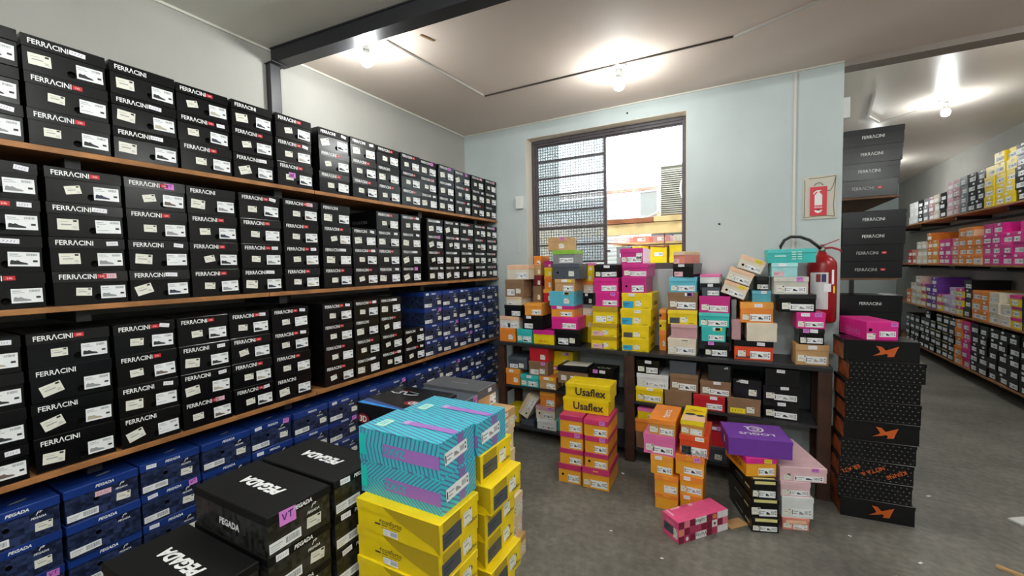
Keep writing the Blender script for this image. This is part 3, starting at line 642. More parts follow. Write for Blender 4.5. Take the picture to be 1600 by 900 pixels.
# ------------------------------------------------------------------ pile data: stack, level, front centre x y, z0, z1, width, depth, yaw, lid, body, print
ROWS = [
 ('ta', 0, -1.743, 3.09, 0.812, 0.925, 0.154, 0.28, 0.0, 'orange', 'orange', 's'),
 ('ta', 1, -1.724, 3.09, 0.925, 1.0252, 0.185, 0.28, 0.0, 'peach', 'creamy', 'Lw'),
 ('ta', 2, -1.687, 3.09, 1.0252, 1.1216, 0.164, 0.28, 0.0, 'black', 'black', 'Lb'),
 ('ta', 3, -1.677, 3.09, 1.1216, 1.1899, 0.146, 0.28, 0.0, 'sand', 'cream', 'w'),
 ('ta', 4, -1.669, 3.09, 1.1899, 1.3354, 0.178, 0.28, 0.0, 'brown', 'brown', 'ls'),
 ('ta', 5, -1.635, 3.09, 1.3354, 1.4551, 0.203, 0.28, 0.0, 'peach', 'cream', 'L'),
 ('tb', 0, -1.583, 3.09, 0.812, 0.925, 0.142, 0.28, 0.0, 'turq', 'turq', 'sL'),
 ('tb', 1, -1.507, 3.09, 0.925, 1.0413, 0.183, 0.28, 0.0, 'black', 'black', 'tl'),
 ('tb', 2, -1.499, 3.09, 1.0413, 1.1409, 0.159, 0.28, 0.0, 'amber', 'amber', 'L'),
 ('tc', 0, -1.41, 3.09, 0.812, 0.925, 0.185, 0.28, 0.0, 'magenta', 'yellow', 'B'),
 ('td', 0, -1.208, 3.09, 0.812, 0.9423, 0.206, 0.2, 0.0, 'black', 'black', 'ws'),
 ('td', 1, -1.229, 3.09, 0.9423, 1.0397, 0.222, 0.2, 0.0, 'hotpink', 'hotpink', 'L'),
 ('td', 2, -1.245, 3.09, 1.0397, 1.1273, 0.192, 0.2, 0.0, 'magenta', 'amber', 'tL'),
 ('td', 3, -1.251, 3.09, 1.1273, 1.2404, 0.21, 0.2, 0.0, 'sky', 'sky', 'yts'),
 ('td', 4, -1.223, 3.09, 1.2404, 1.3381, 0.167, 0.2, 0.0, 'tan', 'tan', 'tyL'),
 ('td', 5, -1.212, 3.09, 1.3381, 1.4574, 0.226, 0.2, 0.0, 'slate', 'slate', 'hss'),
 ('td', 6, -1.23, 3.09, 1.4574, 1.5621, 0.186, 0.2, 0.0, 'lime', 'grey', 'W'),
 ('td', 7, -1.277, 3.09, 1.5621, 1.6634, 0.167, 0.2, 0.0, 'tan', 'tan', 'vss'),
 ('te', 0, -1.426, 3.22, 1.1409, 1.2487, 0.078, 0.15, 0.0, 'amber', 'red', 's'),
 ('te', 1, -1.421, 3.22, 1.2487, 1.355, 0.072, 0.15, 0.0, 'orange', 'orange', 's'),
 ('te', 2, -1.42, 3.22, 1.355, 1.4291, 0.072, 0.15, 0.0, 'yellow', 'yellow', 's'),
 ('te', 3, -1.419, 3.22, 1.4291, 1.4819, 0.072, 0.15, 0.0, 'magenta', 'magenta', 's'),
 ('tf', 0, -1.513, 3.2, 1.1409, 1.2758, 0.08, 0.17, 0.0, 'brown', 'brown', 's'),
 ('tf', 1, -1.511, 3.2, 1.2758, 1.3667, 0.08, 0.17, 0.0, 'wine', 'wine', 's'),
 ('tf', 2, -1.507, 3.2, 1.3667, 1.452, 0.068, 0.17, 0.0, 'tan', 'tan', 's'),
 ('tf', 3, -1.506, 3.2, 1.452, 1.5264, 0.068, 0.17, 0.0, 'orange', 'orange', 'L'),
 ('tg', 0, -1.107, 3.295, 0.812, 1.0338, 0.081, 0.095, 0.0, 'yellow', 'yellow', 's'),
 ('tg', 1, -1.109, 3.295, 1.0338, 1.1225, 0.086, 0.095, 0.0, 'grey', 'cream', 'L'),
 ('tg', 2, -1.102, 3.295, 1.1225, 1.2163, 0.086, 0.095, 0.0, 'black', 'black', 'ts'),
 ('tg', 3, -1.101, 3.295, 1.2163, 1.3148, 0.086, 0.095, 0.0, 'orange', 'cream', 'L'),
 ('tg', 4, -1.101, 3.295, 1.3148, 1.3923, 0.075, 0.095, 0.0, 'yellow', 'yellow', 's'),
 ('tg', 5, -1.094, 3.295, 1.3923, 1.4593, 0.064, 0.095, 0.0, 'pink', 'yellow', 's'),
 ('th', 0, -0.916, 3.09, 0.812, 0.9073, 0.201, 0.28, 0.0, 'mustard', 'yellow', 'PsU'),
 ('th', 1, -0.916, 3.09, 0.9073, 1.0039, 0.2, 0.28, 0.0, 'mustard', 'yellow', 'PsU'),
 ('th', 2, -0.906, 3.09, 1.0039, 1.1321, 0.192, 0.28, 0.0, 'mustard', 'yellow', 'wsU'),
 ('th', 3, -0.889, 3.09, 1.1321, 1.239, 0.179, 0.28, 0.0, 'hotpink', 'hotpink', 'vW'),
 ('th', 4, -0.896, 3.09, 1.239, 1.347, 0.184, 0.28, 0.0, 'hotpink', 'hotpink', 'W'),
 ('th', 5, -0.895, 3.09, 1.347, 1.4418, 0.183, 0.28, 0.0, 'black', 'black', 'tW'),
 ('ti', 0, -0.685, 3.09, 0.812, 0.9061, 0.196, 0.28, 0.0, 'yellow', 'yellow', 'CsU'),
 ('ti', 1, -0.685, 3.09, 0.9061, 0.9993, 0.196, 0.28, 0.0, 'yellow', 'yellow', 'DsU'),
 ('ti', 2, -0.682, 3.09, 0.9993, 1.1201, 0.218, 0.28, 0.0, 'yellow', 'yellow', 'CtsU'),
 ('ti', 3, -0.673, 3.09, 1.1201, 1.2358, 0.217, 0.28, 0.0, 'yellow', 'yellow', 'CtsU'),
 ('ti', 4, -0.694, 3.09, 1.2358, 1.3509, 0.172, 0.28, 0.0, 'magenta', 'magenta', 'hL'),
 ('ti', 5, -0.683, 3.09, 1.3509, 1.4471, 0.185, 0.28, 0.0, 'magenta', 'magenta', 'sW'),
 ('ti', 6, -0.707, 3.09, 1.4471, 1.5578, 0.163, 0.28, 0.0, 'magenta', 'magenta', 'SW'),
 ('tj', 0, -0.512, 3.2, 0.812, 0.9605, 0.051, 0.15, 0.0, 'orange', 'orange', 's'),
 ('tj', 1, -0.512, 3.2, 0.9605, 1.0353, 0.051, 0.15, 0.0, 'yellow', 'yellow', 'h'),
 ('tj', 2, -0.512, 3.2, 1.0353, 1.1099, 0.051, 0.15, 0.0, 'amber', 'orange', 'h'),
 ('tk', 0, -0.37, 3.1, 0.812, 0.9252, 0.186, 0.26, 0.0, 'cream', 'cream', 'nW'),
 ('tk', 1, -0.356, 3.1, 0.9252, 1.0236, 0.171, 0.26, 0.0, 'rose', 'rose', ''),
 ('tk', 2, -0.367, 3.1, 1.0236, 1.1204, 0.192, 0.26, 0.0, 'yellow', 'yellow', 'DsU'),
 ('tk', 3, -0.366, 3.1, 1.1204, 1.2451, 0.193, 0.26, 0.0, 'brown', 'brown', 'vtsW'),
 ('tk', 4, -0.363, 3.1, 1.2451, 1.3491, 0.177, 0.26, 0.0, 'sky', 'sky', 'W'),
 ('tk', 5, -0.361, 3.092, 1.3491, 1.4409, 0.137, 0.26, -7.0, 'black', 'black', 'tP'),
 ('tk', 6, -0.385, 3.088, 1.4409, 1.5242, 0.084, 0.26, -16.0, 'sand', 'salmon', 'P'),
 ('tl', 0, -0.155, 3.11, 0.812, 0.9162, 0.15, 0.26, 0.0, 'black', 'black', 'VW'),
 ('tl', 1, -0.173, 3.11, 0.9162, 1.0141, 0.149, 0.26, 0.0, 'turq', 'turq', 'ytW'),
 ('tl', 2, -0.171, 3.11, 1.0141, 1.1088, 0.187, 0.26, 0.0, 'turq', 'turq', 'hW'),
 ('tl', 3, -0.168, 3.11, 1.1088, 1.2202, 0.189, 0.26, 0.0, 'magenta', 'magenta', 'hsW'),
 ('tl', 4, -0.189, 3.11, 1.2202, 1.3054, 0.112, 0.26, 0.0, 'black', 'slate', 'tW'),
 ('tl', 5, -0.199, 3.14, 1.3054, 1.3643, 0.125, 0.26, 0.0, 'pink', 'white', ''),
 ('tn', 0, 0.061, 3.11, 0.812, 0.9354, 0.223, 0.26, 5.0, 'black', 'redorange', 'tsL'),
 ('tn', 1, 0.106, 3.107, 0.9354, 1.0538, 0.171, 0.26, 5.0, 'cream', 'cream', ''),
 ('tn', 2, 0.076, 3.108, 1.0538, 1.1849, 0.187, 0.25, 5.0, 'amber', 'orange', 'tW'),
 ('tn', 3, 0.103, 3.155, 1.1849, 1.2588, 0.108, 0.2, 5.0, 'sky', 'sky', 't'),
 ('tn', 4, 0.11, 3.153, 1.2588, 1.3466, 0.071, 0.2, 5.0, 'black', 'black', 'W'),
 ('tm', 0, -0.039, 3.13, 0.9354, 1.0692, 0.058, 0.2, 0.0, 'rose', 'rose', ''),
 ('tm', 1, -0.053, 3.13, 1.0692, 1.1996, 0.032, 0.2, 0.0, 'grey', 'grey', ''),
 ('to', 0, 0.368, 3.084, 0.812, 0.9375, 0.171, 0.135, 6.0, 'tan', 'tan', 'tsW'),
 ('to', 1, 0.364, 3.082, 0.9375, 1.0346, 0.132, 0.135, 6.0, 'black', 'black', 'tVW'),
 ('to', 2, 0.359, 3.083, 1.0346, 1.1322, 0.15, 0.135, 6.0, 'hotpink', 'hotpink', 'vtW'),
 ('to', 3, 0.29, 3.085, 1.1322, 1.2417, 0.194, 0.135, 6.0, 'black', 'black', 'hWs'),
 ('to', 4, 0.256, 3.085, 1.2417, 1.3481, 0.183, 0.135, 6.0, 'bone', 'bone', 'vsW'),
 ('to', 5, 0.221, 3.082, 1.3481, 1.4335, 0.14, 0.135, 6.0, 'pale', 'pale', 'tP2'),
 ('to', 6, 0.257, 3.088, 1.4335, 1.5184, 0.255, 0.135, 6.0, 'turq', 'turq', 'Q'),
 ('ma', 0, -1.694, 3.08, 0.45, 0.5867, 0.135, 0.28, 0.0, 'amber', 'orange', 'ts'),
 ('ma', 1, -1.648, 3.08, 0.5867, 0.6885, 0.179, 0.28, 0.0, 'slate', 'slate', 'ls'),
 ('mb', 0, -1.539, 3.08, 0.45, 0.549, 0.167, 0.28, 0.0, 'turq', 'turq', 'tsL'),
 ('mc', 0, -1.376, 3.08, 0.45, 0.5509, 0.149, 0.12, 0.0, 'orange', 'tan', 'tyL'),
 ('mc', 1, -1.458, 3.08, 0.5509, 0.6682, 0.172, 0.12, 0.0, 'brown', 'brown', 'vls'),
 ('mc', 2, -1.45, 3.08, 0.6682, 0.7842, 0.172, 0.12, 0.0, 'red', 'red', 'ss'),
 ('md', 0, -1.32, 3.21, 0.45, 0.4987, 0.051, 0.16, 0.0, 'tan', 'tan', 's'),
 ('md', 1, -1.38, 3.21, 0.4987, 0.6104, 0.084, 0.16, 0.0, 'magenta', 'yellow', 'ts'),
 ('md', 2, -1.312, 3.21, 0.6104, 0.7395, 0.209, 0.16, 0.0, 'yellow', 'yellow', 'tvs'),
 ('me', 0, -1.103, 3.0, 0.45, 0.5416, 0.184, 0.19, 0.0, 'tan', 'tan', 's'),
 ('me', 1, -1.133, 3.0, 0.5416, 0.676, 0.242, 0.19, 0.0, 'black', 'brown', 'ssL'),
 ('mf', 0, -0.917, 3.0, 0.45, 0.5614, 0.178, 0.19, 0.0, 'black', 'black', 's'),
 ('mf', 1, -0.914, 3.0, 0.5614, 0.6735, 0.185, 0.19, 0.0, 'black', 'black', 'tVtW'),
 ('mg', 0, -0.587, 3.09, 0.45, 0.558, 0.191, 0.28, 0.0, 'yellow', 'yellow', 'tWh'),
 ('mg', 1, -0.565, 3.09, 0.558, 0.6564, 0.22, 0.28, 0.0, 'white', 'white', 'W'),
 ('mg', 2, -0.595, 3.09, 0.6564, 0.7551, 0.16, 0.28, 0.0, 'black', 'black', 'tLs'),
 ('mh', 0, -0.393, 3.09, 0.45, 0.5577, 0.18, 0.28, 0.0, 'brown', 'brown', ''),
 ('mh', 1, -0.355, 3.09, 0.5577, 0.6789, 0.183, 0.28, 0.0, 'brown', 'brown', 'sW'),
 ('mh', 2, -0.362, 3.09, 0.6789, 0.7673, 0.173, 0.28, 0.0, 'slate', 'slate', ''),
 ('mi', 0, -0.197, 3.09, 0.45, 0.5519, 0.196, 0.28, 0.0, 'red', 'red', 'tL'),
 ('mi', 1, -0.159, 3.09, 0.5519, 0.6524, 0.189, 0.28, 0.0, 'brown', 'brown', 'tsW'),
 ('mi', 2, -0.136, 3.09, 0.6524, 0.7625, 0.137, 0.28, 0.0, 'spruce', 'spruce', 'A'),
 ('mj', 0, 0.009, 3.09, 0.45, 0.56, 0.193, 0.28, 0.0, 'brown', 'brown', 'Ys'),
 ('mj', 1, 0.026, 3.09, 0.56, 0.6862, 0.163, 0.28, 0.0, 'black', 'black', 'Ats'),
 ('mk', 0, 0.214, 3.09, 0.45, 0.5654, 0.196, 0.28, 0.0, 'black', 'black', 'tWs'),
 ('mk', 1, 0.213, 3.09, 0.5654, 0.6628, 0.196, 0.28, 0.0, 'black', 'black', 'tWs'),
 ('mk', 2, 0.217, 3.09, 0.6628, 0.7725, 0.185, 0.28, 0.0, 'black', 'black', 't'),
 ('ba', 0, -1.401, 3.1, 0.105, 0.1906, 0.172, 0.28, 0.0, 'white', 'white', 'W'),
 ('ba', 1, -1.411, 3.1, 0.1906, 0.2964, 0.172, 0.28, 0.0, 'rose', 'cream', 'vhL'),
 ('ba', 2, -1.388, 3.1, 0.2964, 0.4237, 0.136, 0.28, 0.0, 'amber', 'orange', 'L'),
 ('bb', 0, -1.233, 3.12, 0.105, 0.2144, 0.159, 0.28, 0.0, 'turq', 'turq', 's'),
 ('bc', 0, -1.739, 3.15, 0.105, 0.2307, 0.12, 0.17, 0.0, 'yellow', 'yellow', 's'),
 ('bd', 0, -0.6, 3.09, 0.105, 0.2265, 0.164, 0.28, 0.0, 'brown', 'brown', 'ys'),
 ('bd', 1, -0.594, 3.09, 0.2265, 0.3217, 0.188, 0.28, 0.0, 'orange', 'orange', 'vs'),
 ('bd', 2, -0.581, 3.09, 0.3217, 0.4034, 0.178, 0.28, 0.0, 'pink', 'yellow', 'yL'),
 ('be', 0, -0.172, 3.09, 0.105, 0.2091, 0.172, 0.28, 0.0, 'slate', 'slate', 's'),
 ('be', 1, -0.168, 3.09, 0.2091, 0.3548, 0.156, 0.28, 0.0, 'wine', 'red', 'vt'),
 ('fa', 0, -1.001, 2.574, 0, 0.1286, 0.157, 0.28, 3.0, 'rasp', 'amber2', 'hL'),
 ('fa', 1, -0.988, 2.574, 0.1286, 0.2333, 0.161, 0.28, 3.0, 'rasp', 'amber2', 'L'),
 ('fa', 2, -0.985, 2.574, 0.2333, 0.3457, 0.158, 0.28, 3.0, 'rasp', 'amber2', 'vL'),
 ('fa', 3, -0.988, 2.574, 0.3457, 0.4567, 0.158, 0.28, 3.0, 'rasp', 'amber2', 'L'),
 ('fb', 0, -0.824, 2.575, 0, 0.139, 0.178, 0.28, 3.0, 'rasp', 'amber2', 'Wg'),
 ('fb', 1, -0.818, 2.574, 0.139, 0.2372, 0.154, 0.28, 3.0, 'rasp', 'amber2', 'hL'),
 ('fb', 2, -0.816, 2.574, 0.2372, 0.3461, 0.154, 0.28, 3.0, 'rasp', 'amber2', 'vL'),
 ('fb', 3, -0.819, 2.574, 0.3461, 0.454, 0.16, 0.28, 3.0, 'rasp', 'amber2', 'vL'),
 ('fc', 0, -0.919, 2.665, 0.4567, 0.5509, 0.314, 0.18, 2.0, 'yellow', 'yellow', 'U1'),
 ('fc', 1, -0.902, 2.665, 0.5509, 0.6525, 0.306, 0.18, 2.0, 'yellow', 'yellow', 'U1'),
 ('oa', 0, -0.386, 2.54, 0, 0.0959, 0.132, 0.28, 0.0, 'orange', 'amber2', 'g'),
 ('oa', 1, -0.387, 2.54, 0.0959, 0.2051, 0.135, 0.28, 0.0, 'orange', 'amber2', 'gL'),
 ('oa', 2, -0.412, 2.54, 0.2051, 0.3207, 0.129, 0.28, 0.0, 'amber', 'amber2', 'tW'),
 ('oa', 3, -0.427, 2.54, 0.3207, 0.4406, 0.18, 0.28, 0.0, 'pink', 'pink', 'hWs'),
 ('oa', 4, -0.411, 2.54, 0.4406, 0.535, 0.153, 0.28, 0.0, 'orange', 'tan2', 'LsE'),
 ('ob', 0, -0.253, 2.55, 0, 0.1163, 0.122, 0.28, 0.0, 'orange', 'amber2', 't'),
 ('ob', 1, -0.253, 2.55, 0.1163, 0.2271, 0.125, 0.28, 0.0, 'orange', 'amber2', 'tW'),
 ('ob', 2, -0.261, 2.55, 0.2271, 0.3436, 0.156, 0.28, 0.0, 'orange', 'amber2', 'gvW'),
 ('ob', 3, -0.239, 2.55, 0.3436, 0.4649, 0.157, 0.28, 0.0, 'redorange', 'redorange', 'tyWD2'),
 ('ob', 4, -0.249, 2.55, 0.4649, 0.5501, 0.124, 0.28, 0.0, 'yellow', 'tan2', 'LsG'),
 ('ka', 0, 0.114, 2.554, 0, 0.0796, 0.139, 0.34, 20.0, 'black', 'black', 'KW'),
 ('ka', 1, 0.11, 2.555, 0.0796, 0.1835, 0.144, 0.34, 20.0, 'black', 'black', 'KsW'),
 ('ka', 2, 0.107, 2.552, 0.1835, 0.2887, 0.129, 0.34, 20.0, 'black', 'black', 'KW'),
 ('kb', 0, 0.093, 2.582, 0.2887, 0.3914, 0.159, 0.27, 24.0, 'hotpink', 'amber2', 'yLR'),
 ('pa', 0, 0.258, 2.651, 0, 0.0665, 0.135, 0.28, 18.0, 'salmon', 'salmon', 'LsF'),
 ('pa', 1, 0.265, 2.654, 0.0665, 0.1829, 0.158, 0.28, 18.0, 'white', 'white', 'WF'),
 ('pa', 2, 0.254, 2.653, 0.1829, 0.2653, 0.148, 0.28, 18.0, 'blush', 'blush', 'W'),
 ('pa', 3, 0.289, 2.666, 0.2653, 0.3446, 0.23, 0.4, 18.0, 'blush', 'blush', 'vWh'),
]
INFO = {
 'ta': ('the leftmost table stack', 'shoe boxes piled on the table by the window'),
 'tb': ('second table stack from left', 'shoe boxes piled on the table by the window'),
 'tc': ('alone on the table front at left', 'shoe boxes piled on the table by the window'),
 'td': ('the tall mixed table stack', 'shoe boxes piled on the table by the window'),
 'te': ('narrow stack behind tall one', 'shoe boxes piled on the table by the window'),
 'tf': ('table stack by window jamb', 'shoe boxes piled on the table by the window'),
 'tg': ('slim stack beside yellow columns', 'shoe boxes piled on the table by the window'),
 'th': ('the left yellow-pink column', 'shoe boxes piled on the table by the window'),
 'ti': ('the tall yellow-magenta column', 'shoe boxes piled on the table by the window'),
 'tj': ('the slim orange stack', 'shoe boxes piled on the table by the window'),
 'tk': ('stack under the salmon box', 'shoe boxes piled on the table by the window'),
 'tl': ('the turquoise-magenta table stack', 'shoe boxes piled on the table by the window'),
 'tn': ('stack with red-orange box', 'shoe boxes piled on the table by the window'),
 'tm': ('pair left of cream box', 'shoe boxes piled on the table by the window'),
 'to': ('the right end table stack', 'shoe boxes piled on the table by the window'),
 'ma': ('far-left pile under table', 'shoe boxes on the middle shelf under the table'),
 'mb': ('on the far-left middle shelf under the table', 'shoe boxes on the middle shelf under the table'),
 'mc': ('pile under red box', 'shoe boxes on the middle shelf under the table'),
 'md': ('pile behind brown black-lidded box', 'shoe boxes on the middle shelf under the table'),
 'me': ('pile behind long yellow boxes', 'shoe boxes on the middle shelf under the table'),
 'mf': ('pile beside brown black-lidded box', 'shoe boxes on the middle shelf under the table'),
 'mg': ('left pile of right bay', 'shoe boxes on the middle shelf under the table'),
 'mh': ('second pile of right bay', 'shoe boxes on the middle shelf under the table'),
 'mi': ('third pile of right bay', 'shoe boxes on the middle shelf under the table'),
 'mj': ('fourth pile of right bay', 'shoe boxes on the middle shelf under the table'),
 'mk': ('rightmost pile under table', 'shoe boxes on the middle shelf under the table'),
 'ba': ('white and cream bottom-shelf pile', 'shoe boxes on the bottom shelf under the table'),
 'bb': ('peeking out on the bottom shelf under the table', 'shoe boxes on the bottom shelf under the table'),
 'bc': ('on the left end of the bottom shelf under the table', 'shoe boxes on the bottom shelf under the table'),
 'bd': ('bottom-shelf pile by middle post', 'shoe boxes on the bottom shelf under the table'),
 'be': ('bottom-shelf pile behind orange boxes', 'shoe boxes on the bottom shelf under the table'),
 'fa': ('left magenta-lidded floor column', 'magenta lidded shoe boxes in the floor pile under two long yellow boxes'),
 'fb': ('right magenta-lidded floor column', 'magenta lidded shoe boxes in the floor pile under two long yellow boxes'),
 'fc': ('the pair on magenta-lidded pile', 'long yellow shoe boxes on the magenta lidded pile'),
 'oa': ('left orange floor column', 'orange and pink shoe boxes in the floor pile beside the pink box'),
 'ob': ('right orange floor column', 'orange and pink shoe boxes in the floor pile beside the pink box'),
 'ka': ('gold-striped floor pile', 'black shoe boxes with gold strips stacked on the floor'),
 'kb': ('under the purple box on the gold-striped pile', 'shoe boxes right of the gold striped black boxes'),
 'pa': ('pale pink floor pile', 'shoe boxes right of the gold striped black boxes'),
}
ZTOP = {'kb': 0.3914}
LOG = (.062, 2.70)
def polys_mesh_gold():
    if 'gold' not in _pm: _pm['gold'] = polys_mesh('strip', [(rect(-.08, -.007, .08, .007), 0, 0)], [mat('pale_gold_print', srgb('#d9d08a'), .4)])
    return _pm['gold']

# ------------------------------------------------------------------ piles in front of the left shelves
rnd = random.Random(5)
GP = 'black shoe boxes in the near floor pile'
LH = .0983
def orow(k, n): return ORD[n - 1 - k] + ' from top'
for ci, (y0, y1, n, xf, cn) in enumerate([(.362, .538, 8, -.965, 'nearest column'), (.545, .718, 9, -.95, 'middle column'), (.726, .898, 9, -.945, 'far column')]):
    for k in range(n):
        top = k == n - 1
        code = 'v' if (top and ci == 1) else ('p' if (k >= n - 2 and not (top and ci == 1)) else 'T')
        lab = 'black shoe box with grey checks, %s, %s of the near floor pile' % (orow(k, n), cn)
        bx = pegada(lab, (xf - .16 + rnd.uniform(-.006, .004), (y0 + y1) / 2, k * LH + .0003), PI / 2 + rnd.uniform(-.004, .004), y1 - y0 - .003, .32, LH, 'black', GP, rnd, '' if (top and ci == 1) else code.replace('p', 'T'))
        if top and ci == 1: bx.put('price_tag', vt_mesh(.042, .034), 'front', -.035, bx.h - .018, -.05, True)
# turquoise striped boxes and the yellow columns they stand on
def zaxy_mat(name, ax, chev):
    m = mat(name, srgb('#3fb6c4'), .32); nt, b, tc = nodes_of(m)
    sp = nt.nodes.new('ShaderNodeSeparateXYZ'); nt.links.new(tc.outputs['Object'], sp.inputs[0])
    def M(op, a, bb=None):
        n = nt.nodes.new('ShaderNodeMath'); n.operation = op
        for i, v in enumerate((a, bb)):
            if v is None: continue
            if isinstance(v, (int, float)): n.inputs[i].default_value = v
            else: nt.links.new(v, n.inputs[i])
        return n.outputs[0]
    X, Y, Z = sp.outputs
    if ax == 'side':                       # stripes across the long side, slanting where the pattern turns
        u = M('ADD', Y, M('MULTIPLY', M('ABSOLUTE', M('SUBTRACT', Z, .045)), chev))
    elif ax == 'top': u = M('ADD', M('MULTIPLY', X, 1.0), M('MULTIPLY', Y, chev))
    else: u = M('ADD', Z, M('MULTIPLY', M('ABSOLUTE', X), chev))
    f = M('FRACT', M('MULTIPLY', u, 72))
    s = M('LESS_THAN', f, .36)
    mx = nt.nodes.new('ShaderNodeMix'); mx.data_type = 'RGBA'; mx.inputs[6].default_value = (*srgb('#43c4d0'), 1); mx.inputs[7].default_value = (*srgb('#5a74a8'), 1)
    nt.links.new(s, mx.inputs[0]); nt.links.new(mx.outputs[2], b.inputs['Base Color']); return m
ZS, ZT, ZE = zaxy_mat('turquoise_striped_side', 'side', .25), zaxy_mat('turquoise_striped_top', 'top', -.25), zaxy_mat('turquoise_striped_end', 'end', -.7)
ZS2 = zaxy_mat('turquoise_chevron_side', 'side', 1.2)
M_LILACP = mat('violet_print', srgb('#a874c4'), .35)
M_TURQP = mat('turquoise_print', srgb('#35b4c0'), .35)
M_MINT = mat('mint_print', srgb('#bfe6d6'), .4)
M_AQUA = mat('aqua_print', srgb('#25d0c6'), .35)
def striped(label, loc, w, d, h, yaw, side, upside, group):
    """one-piece striped box; local left side faces the camera"""
    t = thing('shoe_box', label, 'box', loc, (0, 0, yaw), group)
    bm = bmesh.new(); bm_box(bm, -w / 2, w / 2, -d / 2, d / 2, .0004, h - .003)
    bm.faces.ensure_lookup_table()
    for f in bm.faces:
        n = f.normal; f.normal_update(); n = f.normal
        f.material_index = 2 if abs(n.y) > .5 else (0 if abs(n.x) > .5 else 1)
    obj('box_body', bm_mesh('box_body', bm, [side, ZT, ZE]), t)
    boxobj('box_lid', -w / 2 - .0005, w / 2 + .0005, -d / 2 - .0005, d / 2 + .0005, h - .0028, h - .0002, ZT, t)
    def put(name, me, face, u, v, rot=0.0, off=.0012): return obj(name, me, t, face_mtx(face, w, d, h, u, v, rot, off))
    # left face: x runs from the far (back) end towards the front end
    put('violet_band', polys_mesh('band', [(rect(-.095, -.0175, .095, .0175), 0, 0)], [M_LILACP]), 'left', d / 2 - .096, h * .45)
    put('lettering', text_mesh('ZAXY', .021, M_TURQP, stretch=.95, bold=.03), 'left', d / 2 - .15, h * .45, PI if upside else 0, .0018)
    put('aqua_panel', polys_mesh('panel', [(rect(-.012, -.03, .012, .03), 0, 0)], [M_AQUA]), 'left', -d / 2 + .013, h * .5)
    # top: violet band, mint code patch
    put('violet_band', polys_mesh('band', [(rect(-.012, -.09, .012, .09), 0, 0), (rect(-.012, .07, .012, .09), 1, .0003)], [M_LILACP, mat('pale_violet_print', srgb('#c79ad6'), .4)]), 'top', .0, -d / 2 + .092, 0)
    put('mint_patch', polys_mesh('patch', [(rect(-.024, -.017, .024, .017), 0, 0), (rect(-.014, -.006, .012, -.002), 1, .0003), (rect(-.012, .004, .016, .008), 1, .0003)], [M_MINT, M_TURQP]), 'top', -w / 2 + .05, d / 2 - .05)
    put('violet_band', polys_mesh('band', [(rect(-.014, -h / 2 + .004, .014, h / 2 - .004), 0, 0)], [mat('dim_violet_print', srgb('#8a6fae'), .35)]), 'front', .012, h / 2)
    put('size_label', label_mesh('wide', .1, .034, 3), 'front', -.01, h * .5, .05, .0018)
    return t
GT = 'turquoise striped shoe boxes on the yellow pile'
YA = dict(h=.0826)
striped('turquoise striped shoe box with violet band, upright lettering, on yellow column', (-.655 - .142, .888, .8265), .155, .282, .092, PI / 2, ZS2, False, GT)
striped('turquoise striped shoe box with upside-down lettering, top of the near pile', (-.66 - .14, .888, .919), .155, .28, .092, PI / 2 + .012, ZS, True, GT)
striped('turquoise striped shoe box behind the two stacked ones', (-.652 - .14, 1.052, .9135), .155, .28, .094, PI / 2 - .006, ZS, True, GT)
M_YSHADE = mat('mustard_print', srgb('#b59a17'), .4)
def yellow_box(label, loc, w, d, h, yaw, group, rn, lid_open=0.0):
    bx = Box(label, w, d, h, 'yellow', 'yellow', loc, yaw, group, lf=.3, hole=(w * .3, h * .55, .009) if rn.random() < .5 else None)
    # long side seen from the camera: mustard wave, lettering, barcode
    k = ('wave', round(d, 3), round(h, 3))
    if k not in _pm:
        pts = [(d / 2 - .003, .004), (d / 2 - .003, h - .003), (-d * .16, h - .003)] + [(-d * .16 + d * .62 * s, h - .003 - (h - .02) * (s ** .75)) for s in (.08, .2, .35, .5, .65, .8, .95)]
        _pm[k] = polys_mesh('wave', [(pts, 0, 0)], [M_YSHADE])
    bx.put('mustard_wave', _pm[k], 'left', 0, 0, off=.0004)
    bx.text('+conforto', .014, M_INK, 'left', -.02, h * .5, shear=.2, lid=True)
    k = 'fineprint'
    if k not in _pm: _pm[k] = polys_mesh('print', [(rect(-.045, .0, -.025, .004), 0, 0), (rect(-.02, .001, .0, .003), 0, 0), (rect(.006, .001, .045, .0025), 0, 0), (rect(-.02, -.006, .03, -.0045), 0, 0)], [M_INK])
    bx.put('fine_print', _pm[k], 'left', -.03, h * .34, lid=True)
    bx.put('barcode', label_mesh('bars', .052, .018, 2), 'left', -.02, h * .17, lid=True)
    bx.put('mustard_tab', polys_mesh('tab', [([(-.036, -.011), (-.03, -.015), (.03, -.015), (.036, -.011), (.036, .011), (-.036, .011)], 0, 0)], [M_YSHADE]), 'front', -w * .22, bx.h - .0135, 0, True)
    bx.put('grey_label', label_mesh('dgrey', w * .46, h * .5, 0), 'front', -w * .2, h * .36, rn.uniform(-.02, .02))
    bx.put('price_label', label_mesh('price', .04, .044, 0), 'front', w * .2, h * .5, rn.uniform(-.06, .06))
    bx.text('Usaflex', .012, M_INK, 'front', w * .32, h * .22)
    return bx
GY = 'yellow shoe boxes in the near floor pile'
rn = random.Random(3)
for k in range(10):
    yellow_box('yellow shoe box, %s, front column under turquoise striped boxes' % orow(k, 10), (-.64 - .145 + rn.uniform(-.006, .006) - (.006 if k < 9 else 0), .868 + rn.uniform(-.003, .003), k * .0826 + .0003), .172, .285, .0826, PI / 2 + rn.uniform(-.01, .01), GY, rn)
